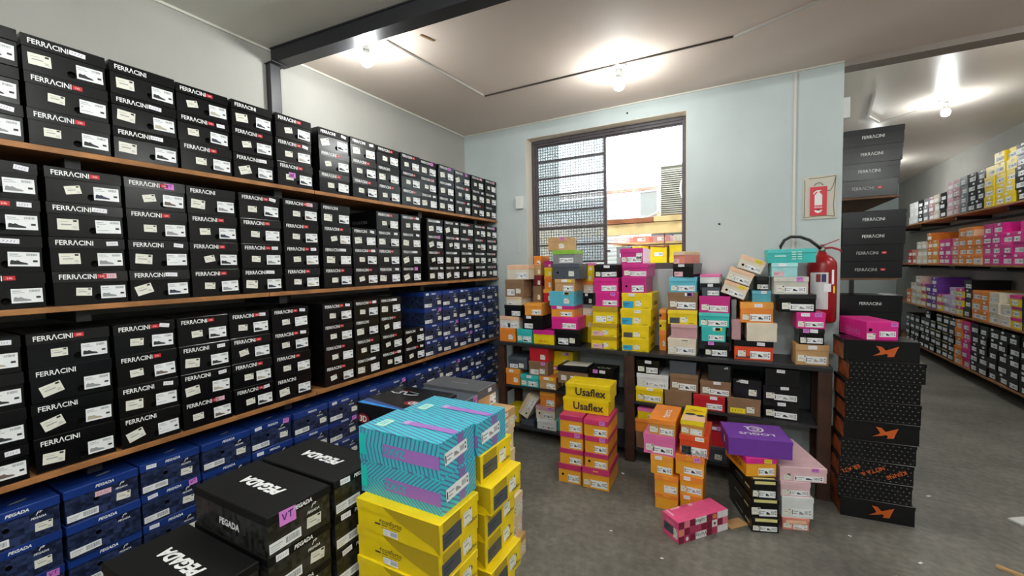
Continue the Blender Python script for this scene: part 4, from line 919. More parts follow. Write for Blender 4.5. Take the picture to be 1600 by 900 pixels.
for k in range(11):
    xo = {10: 0.0, 9: .035, 8: .012, 7: .008, 6: .03}.get(k, 0.01)
    yellow_box('yellow shoe box, %s, back column under turquoise striped boxes' % orow(k, 11), (-.645 - .145 + xo, 1.065 + rn.uniform(-.003, .003), k * .083 + .0003), .178, .285, .083, PI / 2 + rn.uniform(-.01, .01), GY, rn)

# boxes behind: work-shoe box with 3D print, grey lidded boxes, cream columns
GB = 'shoe boxes stacked behind the turquoise boxes'
for k in range(6):
    bx = Box('black shoe box, %s, column under the box with red emblem' % orow(k, 6), .262, .3, .129, 'black', 'black', (-1.25, 1.335, k * .129 + .0003), PI / 2, 'plain black shoe boxes under the red emblem box')
    bx.put('size_label', label_mesh('wide', .1, .034, k), 'front', .04, .05)
bx = Box('large black shoe box with blue streak, red oval emblem and silver lettering', .27, .312, .125, 'black', 'black', (-1.245, 1.335, .7746), PI / 2, GB, lf=.12)
M_DRED = mat('dark_red_print', srgb('#7c1b1e'), .4); M_BSTREAK = mat('blue_print', srgb('#2f8fe0'), .35); M_BSTREAK2 = mat('dim_blue_print', srgb('#3a4c86'), .35); M_SILV = mat('silver_print', srgb('#b9bcc2'), .35)
def oval(a, b, n=20): return [(a * math.cos(t * 2 * PI / n), b * math.sin(t * 2 * PI / n)) for t in range(n)]
bx.put('red_oval', polys_mesh('oval', [(oval(.034, .021), 0, 0)], [M_DRED]), 'left', -.118, .062, lid=True)
bx.text('3D', .024, M_LOGOW, 'left', -.118, .062, lid=True, bold=.03).location.x -= .0008
bx.put('fine_print', label_bar(), 'left', -.05, .055, 0, lid=True)
bx.put('red_oval', polys_mesh('oval', [(oval(.046, .028), 0, 0)], [M_DRED]), 'top', -.05, -.075, -PI / 2 )
o = bx.text('3D', .03, M_LOGOW, 'top', -.05, -.075, PI / 2, bold=.03); o.location.z += .0007
x0, x1 = -.156, .10
bx.put('blue_streak', polys_mesh('streak', [([(-.15, -.004), (-.15, .02), (-.02, .012), (.1, .0), (.1, -.004)], 0, 0), ([(-.15, .02), (-.15, .055), (-.02, .032), (.155, .004), (.1, .0), (-.02, .012)], 1, 0)], [M_BSTREAK, M_BSTREAK2]), 'top', -.13, .0, -PI / 2)
bx.text('Steel', .035, M_SILV, 'top', .02, .06, -PI / 2, shear=.5, stretch=1.2) if False else None
# scribbled silver emblem (illegible in the photo): a few brush-like strokes
def stroke(pts, t):
    P = []
    for (a, b), (c, d) in zip(pts, pts[1:]):
        L = math.hypot(c - a, d - b) or 1; nx, ny = -(d - b) / L * t, (c - a) / L * t
        P.append(([(a + nx, b + ny), (a - nx, b - ny), (c - nx, d - ny), (c + nx, d + ny)], 0, 0))
    return P
bx.put('silver_emblem', polys_mesh('emblem', stroke([(-.07, -.005), (-.045, -.016), (-.015, -.012), (-.03, .01), (.0, .018), (.012, -.016), (.05, -.012), (.075, .002)], .0045) + stroke([(-.04, .03), (.07, .016)], .0018), [M_SILV]), 'top', .045, .06, -PI / 2)
bx.put('red_mark', polys_mesh('mark', [(rect(-.03, -.004, .02, .006), 0, 0)], [M_DRED]), 'top', .07, .065, -PI / 2)
bx.text('3D', .02, M_LOGOW, 'front', .03, .1, 0, bold=.03)
bx.put('blue_stripe', polys_mesh('stripe', [(rect(-.008, -.055, .008, .055), 0, 0)], [M_BSTREAK]), 'front', .12, .058)
# dark box and grey-lidded box on cream columns
for k in range(7):
    bx = Box('dark shoe box, %s, column between red emblem and grey lidded boxes' % orow(k, 8), .165, .31, .105, 'slate', 'slate', (-1.262, 1.575, k * .105 + .0003), PI / 2, 'dark shoe boxes in the hidden column')
    bx.put('size_label', label_mesh('wide', .09, .034, k), 'front', 0, .045)
bx = Box('dark grey shoe box with violet sticker in front of the grey lidded one', .168, .318, .105, 'brown', 'slate', (-1.262, 1.575, .7358), PI / 2, GB, lf=.4)
bx.put('price_tag', vt_mesh(.034, .038), 'front', .058, bx.h - .022, 0, True)
bx.put('white_mark', polys_mesh('mark', [([(-.02, -.012), (.018, -.012), (.004, .014)], 0, 0)], [M_WHITE]), 'front', -.03, bx.h - .024, lid=True)
for k in range(7):
    y = 1.757; xo = {6: 0, 5: -.01, 4: -.004, 3: .02, 2: .035, 1: .03, 0: .05}[k]
    bx = Box('cream shoe box, %s, column under the grey lidded box' % orow(k, 7), .172, .29, .1065, 'ivory' if k != 2 else 'cream', 'ivory' if k % 3 else 'tan', (-1.005 - .145 + xo, y, k * .1065 + .0003), PI / 2 + (.02 if k in (1, 3) else -.01), 'cream shoe boxes in the column behind the yellow pile', lf=.36 if k == 6 else .28)
    bx.put('size_label', label_mesh('wide', .07, .05, k), 'front', -.02, .034)
    bx.put('price_label', label_mesh('price', .03, .03, k % 3), 'front', .055, .04)
    if k == 6: bx.put('price_tag', label_mesh('hand', .03, .018, 1), 'front', 0, bx.h - .02, 0, True)
bx = Box('shoe box with dark grey lid and brown body, top of the cream column', .172, .335, .105, 'tan', 'grey', (-1.115 - .165, 1.757, .7462), PI / 2 + .01, GB, lf=.42)
bx.l.data = bx.l.data.copy(); bx.l.data.materials[0] = mat('grey_lid_card', srgb('#56575b'), .45, .5, .05, 25)
bx.put('price_tag', label_mesh('hand', .034, .018, 2), 'front', .02, bx.h - .02, 0, True)
bx.put('size_label', label_mesh('size', .06, .05, 3), 'front', .05, .03)
bx.put('faded_lettering', polys_mesh('print', [(rect(-.05, -.003, .05, .003), 0, 0)], [mat('faint_print', (.3, .3, .31), .5)]), 'top', 0, 0, -PI / 2)

# ------------------------------------------------------------------ table with shelves below the window
TX0, TX1, TY0, TY1 = -1.87, .468, 3.06, 3.392
tb = thing('counter_shelf', 'long black topped table with wooden posts and two shelves below window', 'table', (0, TY0, 0))
boxobj('table_top', TX0, -.72, 0, TY1 - TY0, .785, .8115, M_BLACKTOP, tb, .003)
boxobj('table_top', -.718, TX1, 0, TY1 - TY0, .785, .8115, M_BLACKTOP, tb, .003)
for x0, x1 in ((-1.83, -1.765), (-.757, -.688), (.398, .466)):
    boxobj('table_post', x0, x1, .004, .05, 0, .7845, M_DARKWOOD, tb, .003)
    boxobj('table_post', x0, x1, TY1 - TY0 - .046, TY1 - TY0 - .002, 0, .7845, M_DARKWOOD, tb, .003)
    boxobj('side_rail', x0 + .02, x1 - .02, .05, TY1 - TY0 - .048, .36, .41, M_DARKWOOD, tb)
for x0, x1 in ((-1.7645, -.7575), (-.6875, .3975)):
    boxobj('shelf_board', x0, x1, .01, TY1 - TY0 - .004, .432, .4492, M_BLACKTOP, tb)
    boxobj('shelf_board', x0, x1, .02, TY1 - TY0 - .004, .085, .1042, M_BLACKTOP, tb)
boxobj('back_panel', -.6875, .3975, TY1 - TY0 - .0035, TY1 - TY0 - .0005, .4495, .754, mat('grey_panel', srgb('#33373a'), .5), tb)
boxobj('side_panel', -.775, -.7575, .06, TY1 - TY0 - .05, .4495, .754, mat('grey_panel', (0, 0, 0)), tb)

M_KGOLD = mat('pale_gold_print', srgb('#d9d08a'), .4)
M_BLUEINK = mat('blue_ink', (.05, .12, .4), .5)
PINKP = {'magenta', 'hotpink', 'pink'}
def stickers(bx, st, lidk, bodyk, rn):
    w, h, d = bx.w, bx.h, bx.d; lz = h - bx.lh / 2; bh = h - bx.lh
    v = rn.randrange(12)
    i = 0
    if 'h' in st: pass
    if 'W' in st: bx.put('size_label', label_mesh('wide', w * .62, bh * .48, v), 'front', w * .12, bh * .36, rn.uniform(-.02, .02))
    if 'L' in st: bx.put('size_label', label_mesh('wide' if w * .5 > .075 else 'size', w * .5, bh * .55, v), 'front', w * .17, bh * .38, rn.uniform(-.02, .02))
    if 'w' in st: bx.put('size_label', label_mesh('size', w * .42, bh * .5, v), 'front', -w * .16, bh * .36)
    if 'l' in st: bx.put('size_label', label_mesh('bars', w * .42, bh * .45, v % 3), 'front', -w * .2, bh * .34)
    if 'P' in st: bx.put('pink_label', label_mesh('pink', w * .42, bh * .5, 0), 'front', -w * .22, bh * .3)
    if 'C' in st: bx.put('blue_label', label_mesh('cyan', w * .36, bh * .56, 0), 'front', -w * .28, bh * .36)
    if 'D' in st: bx.put('grey_label', label_mesh('dgrey', w * .34, bh * .56, 0), 'front', -w * .26, bh * .36)
    if 's' in st: bx.put('price_label', label_mesh('price', min(.045, w * .3), min(.038, bh * .5), v % 3), 'front', (w * .06 if any(c in st for c in 'PCD') else (-w * .3 if any(c in st for c in 'WL') else w * .2)), bh * .45, rn.uniform(-.05, .05))
    if 'W' in st and 's' not in st and rn.random() < .55: bx.put('price_label', label_mesh('price', min(.036, w * .22), min(.034, bh * .48), v % 3), 'front', -w * .33, bh * .38, rn.uniform(-.05, .05))
    if 'S' in st: bx.put('size_label', label_mesh('size', w * .24, bh * .5, v), 'front', w * .33, bh * .7)
    if 'Y' in st: bx.put('yellow_label', label_mesh('yhand', w * .46, bh * .4, 0), 'front', -w * .18, bh * .3)
    if 't' in st: bx.put('price_tag', label_mesh('hand', min(.045, w * .3), min(.02, bx.lh * .75), v % 3), 'front', rn.uniform(-.2, .2) * w, lz, rn.uniform(-.06, .06), True)
    if 'y' in st: bx.put('price_tag', label_mesh('yhand', min(.04, w * .28), min(.022, bx.lh * .8), v % 3), 'front', w * .22, lz - .002, rn.uniform(-.06, .06), True)
    if 'v' in st: bx.put('price_tag', vt_mesh(min(.036, w * .24), min(.026, bx.lh * .9)), 'front', w * .25, lz, rn.uniform(-.06, .06), True)
    if 'V' in st: bx.put('price_tag', vt_mesh(min(.036, w * .24), min(.026, bx.lh * .9)), 'front', -w * .22, lz, 0, True)
    if 'U1' in st:
        bx.text('Usaflex', .05, M_INK, 'front', .02, h * .5, bold=.02, lid=True)
    elif 'U' in st:
        bx.text('Usaflex', .036, M_INK, 'right', 0, h * .36, bold=.012)
        bx.text('Usaflex', .008, M_INK, 'front', w * .32, bh * .12)
    if 'B' in st: bx.text('MOLECA', .014, M_ORPRINT, 'front', 0, bh * .3, bold=.01)
    if 'R' in st: bx.text('MOLECA', .03, mat('dark_red_print', srgb('#7c1b1e')), 'left', 0, h * .4, bold=.02)
    if 'g' in st: bx.put('lid_print', polys_mesh('print', [(rect(-.016, -.004, .016, .004), 0, 0)], [mat('yellow_print', srgb('#f0b03a'), .4)]), 'front', 0, lz, 0, True)
    if 'n' in st: bx.put('lid_print', polys_mesh('print', [(rect(-.02, -.002, .02, .003), 0, 0)], [M_INK]), 'front', w * .1, lz, 0, True)
    if 'A' in st:
        tri = [([(a, 0), (a + .005, 0), (a + .005 - .004, b), (a - .004, b)], 0, 0) for a, b in ((-.009, .005), (-.001, .01), (.007, .015))]
        bx.put('stripe_mark', polys_mesh('mark', tri, [M_LOGOW]), 'front', w * .3 if bodyk == 'spruce' else -w * .3, lz - .006, 0, True)
    if 'K' in st:
        bx.put('gold_strip', polys_mesh('strip', [(rect(-w * .4, -.008, w * .4, .008), 0, 0)], [M_KGOLD]), 'front', w * .02, lz, 0, True)
        bx.put('gold_strip', polys_mesh('strip', [(rect(-w * .42, -.008, w * .42, .008), 0, 0)], [M_KGOLD]), 'top', w * .02, -d / 2 + .014, 0)
        bx.text('KENZO', .016, M_KGOLD, 'left', d * .3, h * .45, bold=.01) if False else bx.put('gold_print', polys_mesh('print', [(rect(-.03 + .013 * q, -.006, -.021 + .013 * q, .006), 0, 0) for q in range(5)] + [(rect(-.17 + .012 * q, -.004, -.163 + .012 * q, .004), 1, 0) for q in range(9)], [M_KGOLD, mat('faded_print', (.32, .33, .36))]), 'left', d * .32, h * .42, 0, lid=False)
    if 'Q' in st:
        bx.put('mint_print', polys_mesh('print', [(rect(-.09, -.004, -.03, .004), 0, 0)] + [(rect(.0 + .03 * q, -.022 + .014 * r, .022 + .03 * q, -.016 + .014 * r), 0, 0) for q in (0, 1) for r in range(4)], [mat('mint_print', (0, 0, 0))]), 'front', 0, h * .5, 0, True)
    if 'E' in st: bx.text('terra', .05, M_LOGOW, 'top', w * .05, -.02, PI / 2)
    if 'G' in st:
        bx.put('lid_picture', polys_mesh('picture', [(rect(-.058, -.11, .058, -.0), 2, 0), ([(p[0] - .02, p[1] + .008) for p in oval(.03, .02)], 0, .0003), ([(p[0] + .034, p[1] - .008) for p in oval(.022, .017)], 0, .0003), ([(-.05, .05), (.04, .075), (.04, .082), (-.05, .058)], 1, 0), ([(-.02, .09), (.05, .06), (.052, .068), (-.018, .1)], 1, 0)], [M_INK, mat('orange_print', (0, 0, 0)), card('peach')]), 'top', 0, -.03, .1)
    if 'D2' in st: bx.text('DAKOTA', .02, M_LOGOW, 'front', w * .1, bh * .14, bold=.02)
    if 'F' in st and lidk == 'salmon': bx.put('lid_flap', polys_mesh('flap', [([(-w * .4, 0), (w * .4, .004), (w * .36, .02), (-w * .34, .018)], 0, 0)], [card('peach')]), 'front', 0, h - .03, 0, True)
rn = random.Random(21)
_tot = {}
for r in ROWS: _tot[r[0]] = max(_tot.get(r[0], 0), r[1] + 1)
def lid_phrase(lk, bk):
    a, b = NAMES[bk], NAMES[lk]
    return a + ' shoe box' if a == b else '%s shoe box with %s lid' % (a, b)
WHERE = {}
for key, i, cx, cy, z0, z1, w, d, yaw, lk, bk, st in ROWS:
    desc, grp = INFO[key]
    n = _tot[key]
    lab = lid_phrase(lk, bk)
    if n == 1: lab += ', ' + desc
    else:
        pos = 'top' if i == n - 1 else ('bottom' if i == 0 else ORD[i] + ' up')
        lab += ', ' + pos + ' in ' + desc
    parts = 2 if (z1 - z0) > .165 else 1
    y = math.radians(yaw); hh = (z1 - z0) / parts
    c = (cx - math.sin(y) * d / 2, cy + math.cos(y) * d / 2)
    for q in range(parts):
        hole = None
        if 'h' in st: hole = (-w * .3, (z1 - z0) * .42, .0085)
        bx = Box(lab if q == parts - 1 else lid_phrase(lk, bk) + ', hidden under ' + desc, w - .002, d, hh, bk, lk, (c[0], c[1], z0 + q * hh + .0004), y, grp,
                 lf=.3 if lk != bk else rn.choice((.24, .27, .3)), hole=hole, flare=rn.choice((0, .001, .0025)))
        if q == parts - 1: stickers(bx, st, lk, bk, rn)
    if (key, i) == ('mf', 1): bx.text('OX', .05, mat('cream_print', srgb('#b9a98a'), .5), 'top', .01, -.03, 0)
    if (key, i) == ('me', 1): bx.put('paper_sheet', polys_mesh('sheet', [([(-.09, -.07), (.1, -.06), (.11, .08), (-.08, .085)], 0, 0)], [mat('paper', (.72, .68, .58), .7)]), 'top', 0, 0, .05)
    if (key, i) == ('tn', 0): bx.put('black_print', polys_mesh('print', [(rect(-.045 + .012 * q, -.007, -.036 + .012 * q, .007), 0, 0) for q in range(8)], [M_INK]), 'front', -.055, .017)
    if (key, i) == ('mj', 1) or (key, i) == ('mi', 2): pass

# leaning cream boxes
def leaning(label, c, w, h, d, roll, lk, bk, st, grp, yaw=0.0):
    R = Euler((0, roll, yaw)).to_matrix()
    base = Vector(c) - R @ Vector((0, 0, h / 2))
    bx = Box(label, w, d, h, bk, lk, base, yaw, grp, roll=roll, lf=.3, hole=(-w * .3, h * .3, .008))
    stickers(bx, st, lk, bk, rn); return bx
G = 'cream shoe boxes leaning in a tilted stack on the table'
for (cx_, cz_), nm in zip(((-.049, 1.265), (-.019, 1.352), (.044, 1.4275)), ('lowest', 'middle', 'topmost')):
    leaning('cream shoe box with peach lid, %s of the three leaning tilted boxes' % nm, (cx_, 3.1 + .13, cz_), .147, .086, .24, math.radians(21.5), 'peach', 'cream', 'Wy' if nm != 'middle' else 'W', G)
leaning('cream shoe box with tan lid leaning steeply on the bottom shelf', (-1.572, 3.09 + .12, .277), .2, .098, .22, math.radians(-60), 'sand', 'cream', 'L', 'shoe boxes on the bottom shelf under the table')
Box('flat dark shoe box under the steeply leaning cream box', .12, .24, .05, 'slate', 'slate', (-1.585, 3.24, .1046), 0, 'shoe boxes on the bottom shelf under the table')


# black boxes with orange emblems, right of the table
GK = 'black shoe boxes with orange print in the right floor stack'
M_KDOT = mat('grey_dot_print', (.12, .117, .112), .5)
M_ORSIDE = mat('orange_marbled_card', srgb('#8a4420'), .45, .5, .05, 25, .6, 18)
KX = [0, -.014, -.010, -.002, .008, .012, .008, .026, 0]
KT = 'XDTDXDDDX'
_k = {}
def kdots():
    if 'd' in _k: return _k['d']
    P = []
    for r in range(5):
        for c in range(13):
            x = -.155 + c * .0245 + (.012 if r % 2 else 0); z = -.042 + r * .021
            if abs(x) < .158: P.append(([(x - .004, z - .001), (x + .002, z - .003), (x + .004, z + .001), (x - .002, z + .003)], 0, 0))
    _k['d'] = polys_mesh('dots', P, [M_KDOT]); return _k['d']
XLOGO = [([((x - 740) * .00031, (605 - y) * .00031) for x, y in pts], 0, 0) for pts in (((605, 510), (640, 560), (665, 610), (740, 640), (740, 585), (685, 520)), ((740, 585), (740, 640), (775, 655), (760, 700), (855, 690), (880, 610), (920, 505)), ((560, 688), (700, 660), (740, 640), (665, 610), (655, 630)))]
for k in range(9):
    t = KT[k]; y = math.radians(5); d = .205
    c = (.492 + .165 + KX[k] - math.sin(y) * d / 2, 2.945 + .0 + math.cos(y) * d / 2)
    nm = {'X': 'black shoe box with orange cross emblem', 'D': 'black shoe box with grey dots', 'T': 'black shoe box with orange diagonal lettering'}[t]
    bx = Box('%s, %s in the right floor stack' % (nm, ORD[k] + ' from floor'), .33, d, .1115, 'black', 'black', (c[0], c[1], k * .1115 + .0003), y, GK, lf=.18)
    bx.put('orange_end', polys_mesh('end', [(rect(-d / 2 + .004, .002, d / 2 - .004, .088), 0, 0)], [M_ORSIDE]), 'left', 0, 0)
    if t == 'X': bx.put('orange_emblem', polys_mesh('emblem', XLOGO, [M_ORPRINT]), 'front', .02, .055, 0, True)
    else: bx.put('dot_print', kdots(), 'front', 0, .054, 0, True)
    if t == 'T':
        for s, u, v in (('KENNE', .09, .05), ('NITTA &', -.012, .055), ('ER ATL', -.112, .052)):
            bx.text(s, .0215, M_ORPRINT, 'front', u, v, PI + .5, True, bold=.02).location.y -= .0004
# pink box resting on that stack
y = math.radians(15); d = .29
DK = (.595, 2.955)
c = (DK[0] + .075 * math.cos(y) - math.sin(y) * d / 2, DK[1] + .075 * math.sin(y) + math.cos(y) * d / 2)
bx = Box('bright pink shoe box lying across the black right floor stack', .15, d, .1, 'hotpink', 'hotpink', (c[0], c[1], 9 * .1115 + .001), y, None, lf=.3, hole=(-.055, .055, .009))
bx.text('dakota', .045, mat('pink_outline_print', srgb('#e86fb4'), .4), 'left', .0, .04)
bx.put('size_label', label_mesh('wide', .075, .03, 1), 'front', .025, .033)
bx.put('price_label', label_mesh('price', .038, .034, 0), 'front', -.052, .02)
bx.put('price_tag', vt_mesh(.03, .022), 'front', .055, .085, 0, True)

# pink checked box on the floor
y = math.radians(-40.6); w, d, h = .122, .335, .115
fc = Vector(((-.377 - .279) / 2, (2.315 + 2.25) / 2, 0))
c = fc + Vector((-math.sin(y), math.cos(y), 0)) * d / 2
bx = Box('pink shoe box with dark red checks lying alone on the floor', w, d, h, 'usapink', 'usapink', (c.x, c.y, .0003), y, None, lf=.12)
CK = [mat('check_wine', srgb('#7d1638'), .4), mat('check_white', srgb('#e6e2e4'), .4), mat('check_pink', srgb('#e07a8c'), .4), mat('check_rose', srgb('#b23a5e'), .4)]
P = []; cs = h / 3; n = 9
pat = ['020110010', '30031113', '03003012']
for r in range(3):
    for q in range(9):
        x0 = -d / 2 + q * d / 9; z0_ = r * cs
        mi = [0, 2, 0, 1, 1, 0, 3, 1, 1][q] if r == 2 else ([2, 0, 3, 3, 0, 0, 1, 0, 2][q] if r == 1 else [0, 3, 0, 1, 1, 0, 3, 1, 1][q])
        P.append((rect(x0 + .0005, z0_ + .001, x0 + d / 9 - .0005, z0_ + cs - .0005), mi, 0))
P.append(([(p[0] - d / 2 + d / 18, p[1] + cs * 1.5) for p in oval(.011, .011)], 4, .0004))
P.append(([(p[0] - d / 2 + d / 9 * 6.5, p[1] + cs * 1.5) for p in oval(.008, .008)], 0, .0004))
P.append(([(p[0] - d / 2 + d / 9 * 6.5, p[1] + cs * 2.5) for p in oval(.014, .011)], 4, .0004))
P.append(([(p[0] - d / 2 + d / 9 * 1.5, p[1] + cs * .5) for p in oval(.009, .011)], 1, .0004))
bx.put('checked_print', polys_mesh('checks', P, CK + [mat('check_gold', srgb('#d98a4a'), .4)]), 'right', 0, 0, 0, True)
bx.text('Usaflex', .02, M_INK, 'right', -d / 2 + d / 9 * 4, h - cs / 2, PI, True).location.x += .0006
bx.text('Verity', .022, M_INK, 'right', -d / 2 + d / 9 * 4, cs / 2, PI, True).location.x += .0006
bx.put('grey_label', label_mesh('dgrey', .07, .045, 0), 'front', -.012, .05, 0)
bx.put('price_label', label_mesh('price', .034, .05, 1), 'front', .036, .045, 0)
bx.text('Usaflex', .015, mat('pale_pink_print', srgb('#f0b6c8'), .4), 'front', 0, .085, PI)
tp = []
for q in range(6): tp.append((rect(-.05, -.14 + .05 * q, .05, -.139 + .05 * q), 0, 0))
for q in range(3): tp.append((rect(-.032 + .032 * q, -.14, -.0312 + .032 * q, .14), 0, 0))
tp += [(rect(-.055, -.15, .0, -.138), 1, .0003), (rect(-.056, -.12, -.044, -.06), 1, .0003), ([(p[0] - .046, p[1] + .01) for p in oval(.01, .014)], 1, .0003), (rect(-.056, -.05, -.04, -.005), 0, .0003)]
bx.put('lid_print', polys_mesh('print', tp, [mat('pink_line_print', srgb('#c94a74'), .4), mat('pale_pink_print', (0, 0, 0))]), 'top', 0, 0)
# loose cardboard flap on the floor beside it
tag(boxobj('cardboard_scrap', -.06, .06, -.035, .035, 0, .004, card('tan'), None, 0, Matrix.Translation((-.03, 2.57, .0005)) @ Matrix.Rotation(.8, 4, 'Z')), 'tan cardboard scrap on the floor behind the pink checked box', 'cardboard')

# purple box on top of the right floor pile
LZ = ZTOP['kb'] + .001
y = math.radians(12); w, d, h = .31, .235, .1
bx = Box('purple shoe box with white upside-down lettering and swirl emblem', w, d, h, 'purple', 'purple', (LOG[0], LOG[1], LZ), y, None, lf=.2)
bx.text('LOGUS', .03, M_LOGOW, 'top', 0, -.045, PI, stretch=1.35, bold=.02)
def ringpoly(r0, r1, a0, a1, n=18, sx=1.0):
    return [([(r0 * math.cos(a) * sx, r0 * math.sin(a)), (r1 * math.cos(a) * sx, r1 * math.sin(a)), (r1 * math.cos(b) * sx, r1 * math.sin(b)), (r0 * math.cos(b) * sx, r0 * math.sin(b))], 0, 0) for a, b in [(a0 + (a1 - a0) * i / n, a0 + (a1 - a0) * (i + 1) / n) for i in range(n)]]
bx.put('swirl_emblem', polys_mesh('emblem', ringpoly(.034, .043, 0, 2 * PI) + ringpoly(.012, .022, .6, 5.6) + [([(.03, -.03), (.05, -.036), (.056, -.03), (.04, -.018)], 0, 0)], [M_LOGOW]), 'top', .01, .03, PI)
bx.put('white_oval', polys_mesh('oval', [(oval(.014, .02), 0, 0)], [M_LOGOW]), 'left', .0, .045)

# ------------------------------------------------------------------ black boxes on the unit behind the wall corner
M_RACK = mat('dark_rack_wood', srgb('#6a4a30'), .6, .4, .15, 30, .25, 9)
t = thing('shelf_rack', 'wooden shelf rack behind the wall corner holding black shoe boxes', 'shelf', (.56, 3.53, 0))
for z in (.78, 1.325, 1.85): boxobj('shelf_board', 0, .30, .0, 1.2, z - .014, z, M_RACK, t, .002)
for yy in (.0, 1.15):
    for xx in (0.0, .26): boxobj('rack_post', xx, xx + .03, yy, yy + .03, 0, 1.829 if yy else .7595, M_BLACKSTEEL, t) if yy else None
boxobj('rack_post', 0, .02, .3, .33, 0, 2.3, M_BLACKSTEEL, t)
boxobj('rack_foot', .0, .3, .22, .25, 0, .7595, M_BLACKSTEEL, t)
GR = 'black shoe boxes on the rack behind the wall corner'
for nm, z, n, offs, codes in (('lower', .78, 4, [.0, .0, -.004, .0], '----'), ('middle', 1.325, 4, [-.006, -.004, .004, .006], 'rr--'), ('upper', 1.85, 4, [-.02, -.012, 0, .006], 'r---')):
    hh = .108
    for k in range(n):
        d = .21
        bx = Box('black shoe box with white lettering, %s from shelf, %s rack shelf' % (ORD[k], nm), .322 if nm != 'upper' else .305, d, hh, 'black', 'black', ((.727 if nm != 'upper' else .715) + offs[k], 3.525 + d / 2, z + k * hh + .0005), rnd.uniform(-.02, .02), GR, lf=.3 if nm == 'upper' else .2)
        bx.text('FERR\u039bCINI', .02, M_LOGOW if codes[k] == '-' else mat('soft_white_print', (.5, .5, .5), .5), 'front', .0 if codes[k] == '-' else -.02, hh * .5, 0, True, stretch=.85)
        if codes[k] == 'r': bx.put('red_tag', polys_mesh_cached('redtag'), 'front', .065, hh * .5, 0, True)
tag(boxobj('wall_box', .55, .6, 3.522, 3.55, 2.37, 2.5, M_PLASTIC), 'small white box on the wall above the rack of black boxes', 'electrical box')

# ------------------------------------------------------------------ right wall boxes (aisle)
rr = random.Random(9)
RH = .108
# columns from near to far (one per 0.2 m): (colour, rows)
RC = [
 [('black', 5)] * 4 + [('yellow', 5), ('yellow', 5), ('yellow', 4), ('black', 4), ('black', 4), ('grey', 4), ('rose', 4), ('blush', 4), ('black', 3), ('cream', 3), ('rose', 3), ('grey', 3), ('black', 3), ('white', 3), ('white', 3)],
 [('orange', 3), ('orange', 3), ('magenta', 3), ('magenta', 3), ('magenta', 3), ('magenta', 4), ('magenta', 4), ('orange', 3), ('orange', 4), ('orange', 4), ('salmon', 3), ('magenta', 3), ('magenta', 3), ('yellow', 3), ('orange', 4), ('cream', 3), ('cream', 3), ('salmon', 2), ('red', 2)],
 [('black', 3), ('yellowp', 3), ('black', 3), ('yellowp', 3), ('cream', 2), ('cream', 3), ('orange', 3), ('orange', 3), ('black', 4), ('yellowp', 3), ('lilac', 3), ('lilac', 2), ('yellowp', 2), ('purple', 4), ('purple', 3), ('yellowp', 3), ('cream', 4), ('cream', 3), ('orange', 2)],
 [('black', 4), ('black', 4), ('black', 5), ('black', 5), ('black', 5), ('black', 5), ('black', 5), ('black', 5), ('magenta', 5), ('orange', 5), ('black', 5), ('goldblack', 5), ('goldblack', 5), ('goldblack', 4), ('black', 5), ('black', 4), ('black', 4), ('black', 4), ('black', 4)]]
SHR = ['top right-wall shelf', 'second right-wall shelf', 'third right-wall shelf', 'bottom right-wall shelf']
far = []
for si in range(4):
    for ci, (ck, n) in enumerate(RC[si]):
        yc = 5.28 + ci * .2; z = RS[si]
        if ci < 2: continue                  # wholly outside the frame
        if ci >= 11: far.append((si, ci, ck, n)); continue
        for k in range(n):
            bk, lk = ck, ck
            if ck == 'yellowp': bk, lk = 'yellow', 'hotpink'
            if ck == 'goldblack': bk, lk = 'black', 'black'
            if ck == 'yellow' and si != 0: bk, lk = 'amber2', 'amber'
            if ck == 'orange' and rr.random() < .3: bk, lk = 'peach', 'orange'
            if ck == 'magenta': bk = lk = 'hotpink'
            lab = '%s shoe box, %s from bottom, %s from right, %s' % (NAMES[bk], ORD[k], ORD[ci - 2], SHR[si])
            if bk != lk: lab = lab.replace('shoe box,', 'shoe box with %s lid,' % NAMES[lk])
            bx = Box(lab, .194, .32, RH, bk, lk, (2.3 + .16 + rr.uniform(-.005, .012), yc, z + k * RH + .0005), -PI / 2 + rr.uniform(-.008, .008), 'shoe boxes on the ' + SHR[si], lf=.3)
            v = rr.randrange(6)
            bx.put('size_label', label_mesh('bars' if v < 3 else 'wide', .112 if v % 2 else .14, .044, v % 3), 'front', rr.uniform(-.015, .02), .038)
            if rr.random() < .6: bx.put('price_tag', label_mesh('hand', .05, .022, v % 3), 'front', rr.uniform(-.04, .04), bx.h - bx.lh / 2, 0, True)
            if ck == 'goldblack': bx.put('gold_strip', polys_mesh_gold(), 'front', 0, bx.h - .012, 0, True)
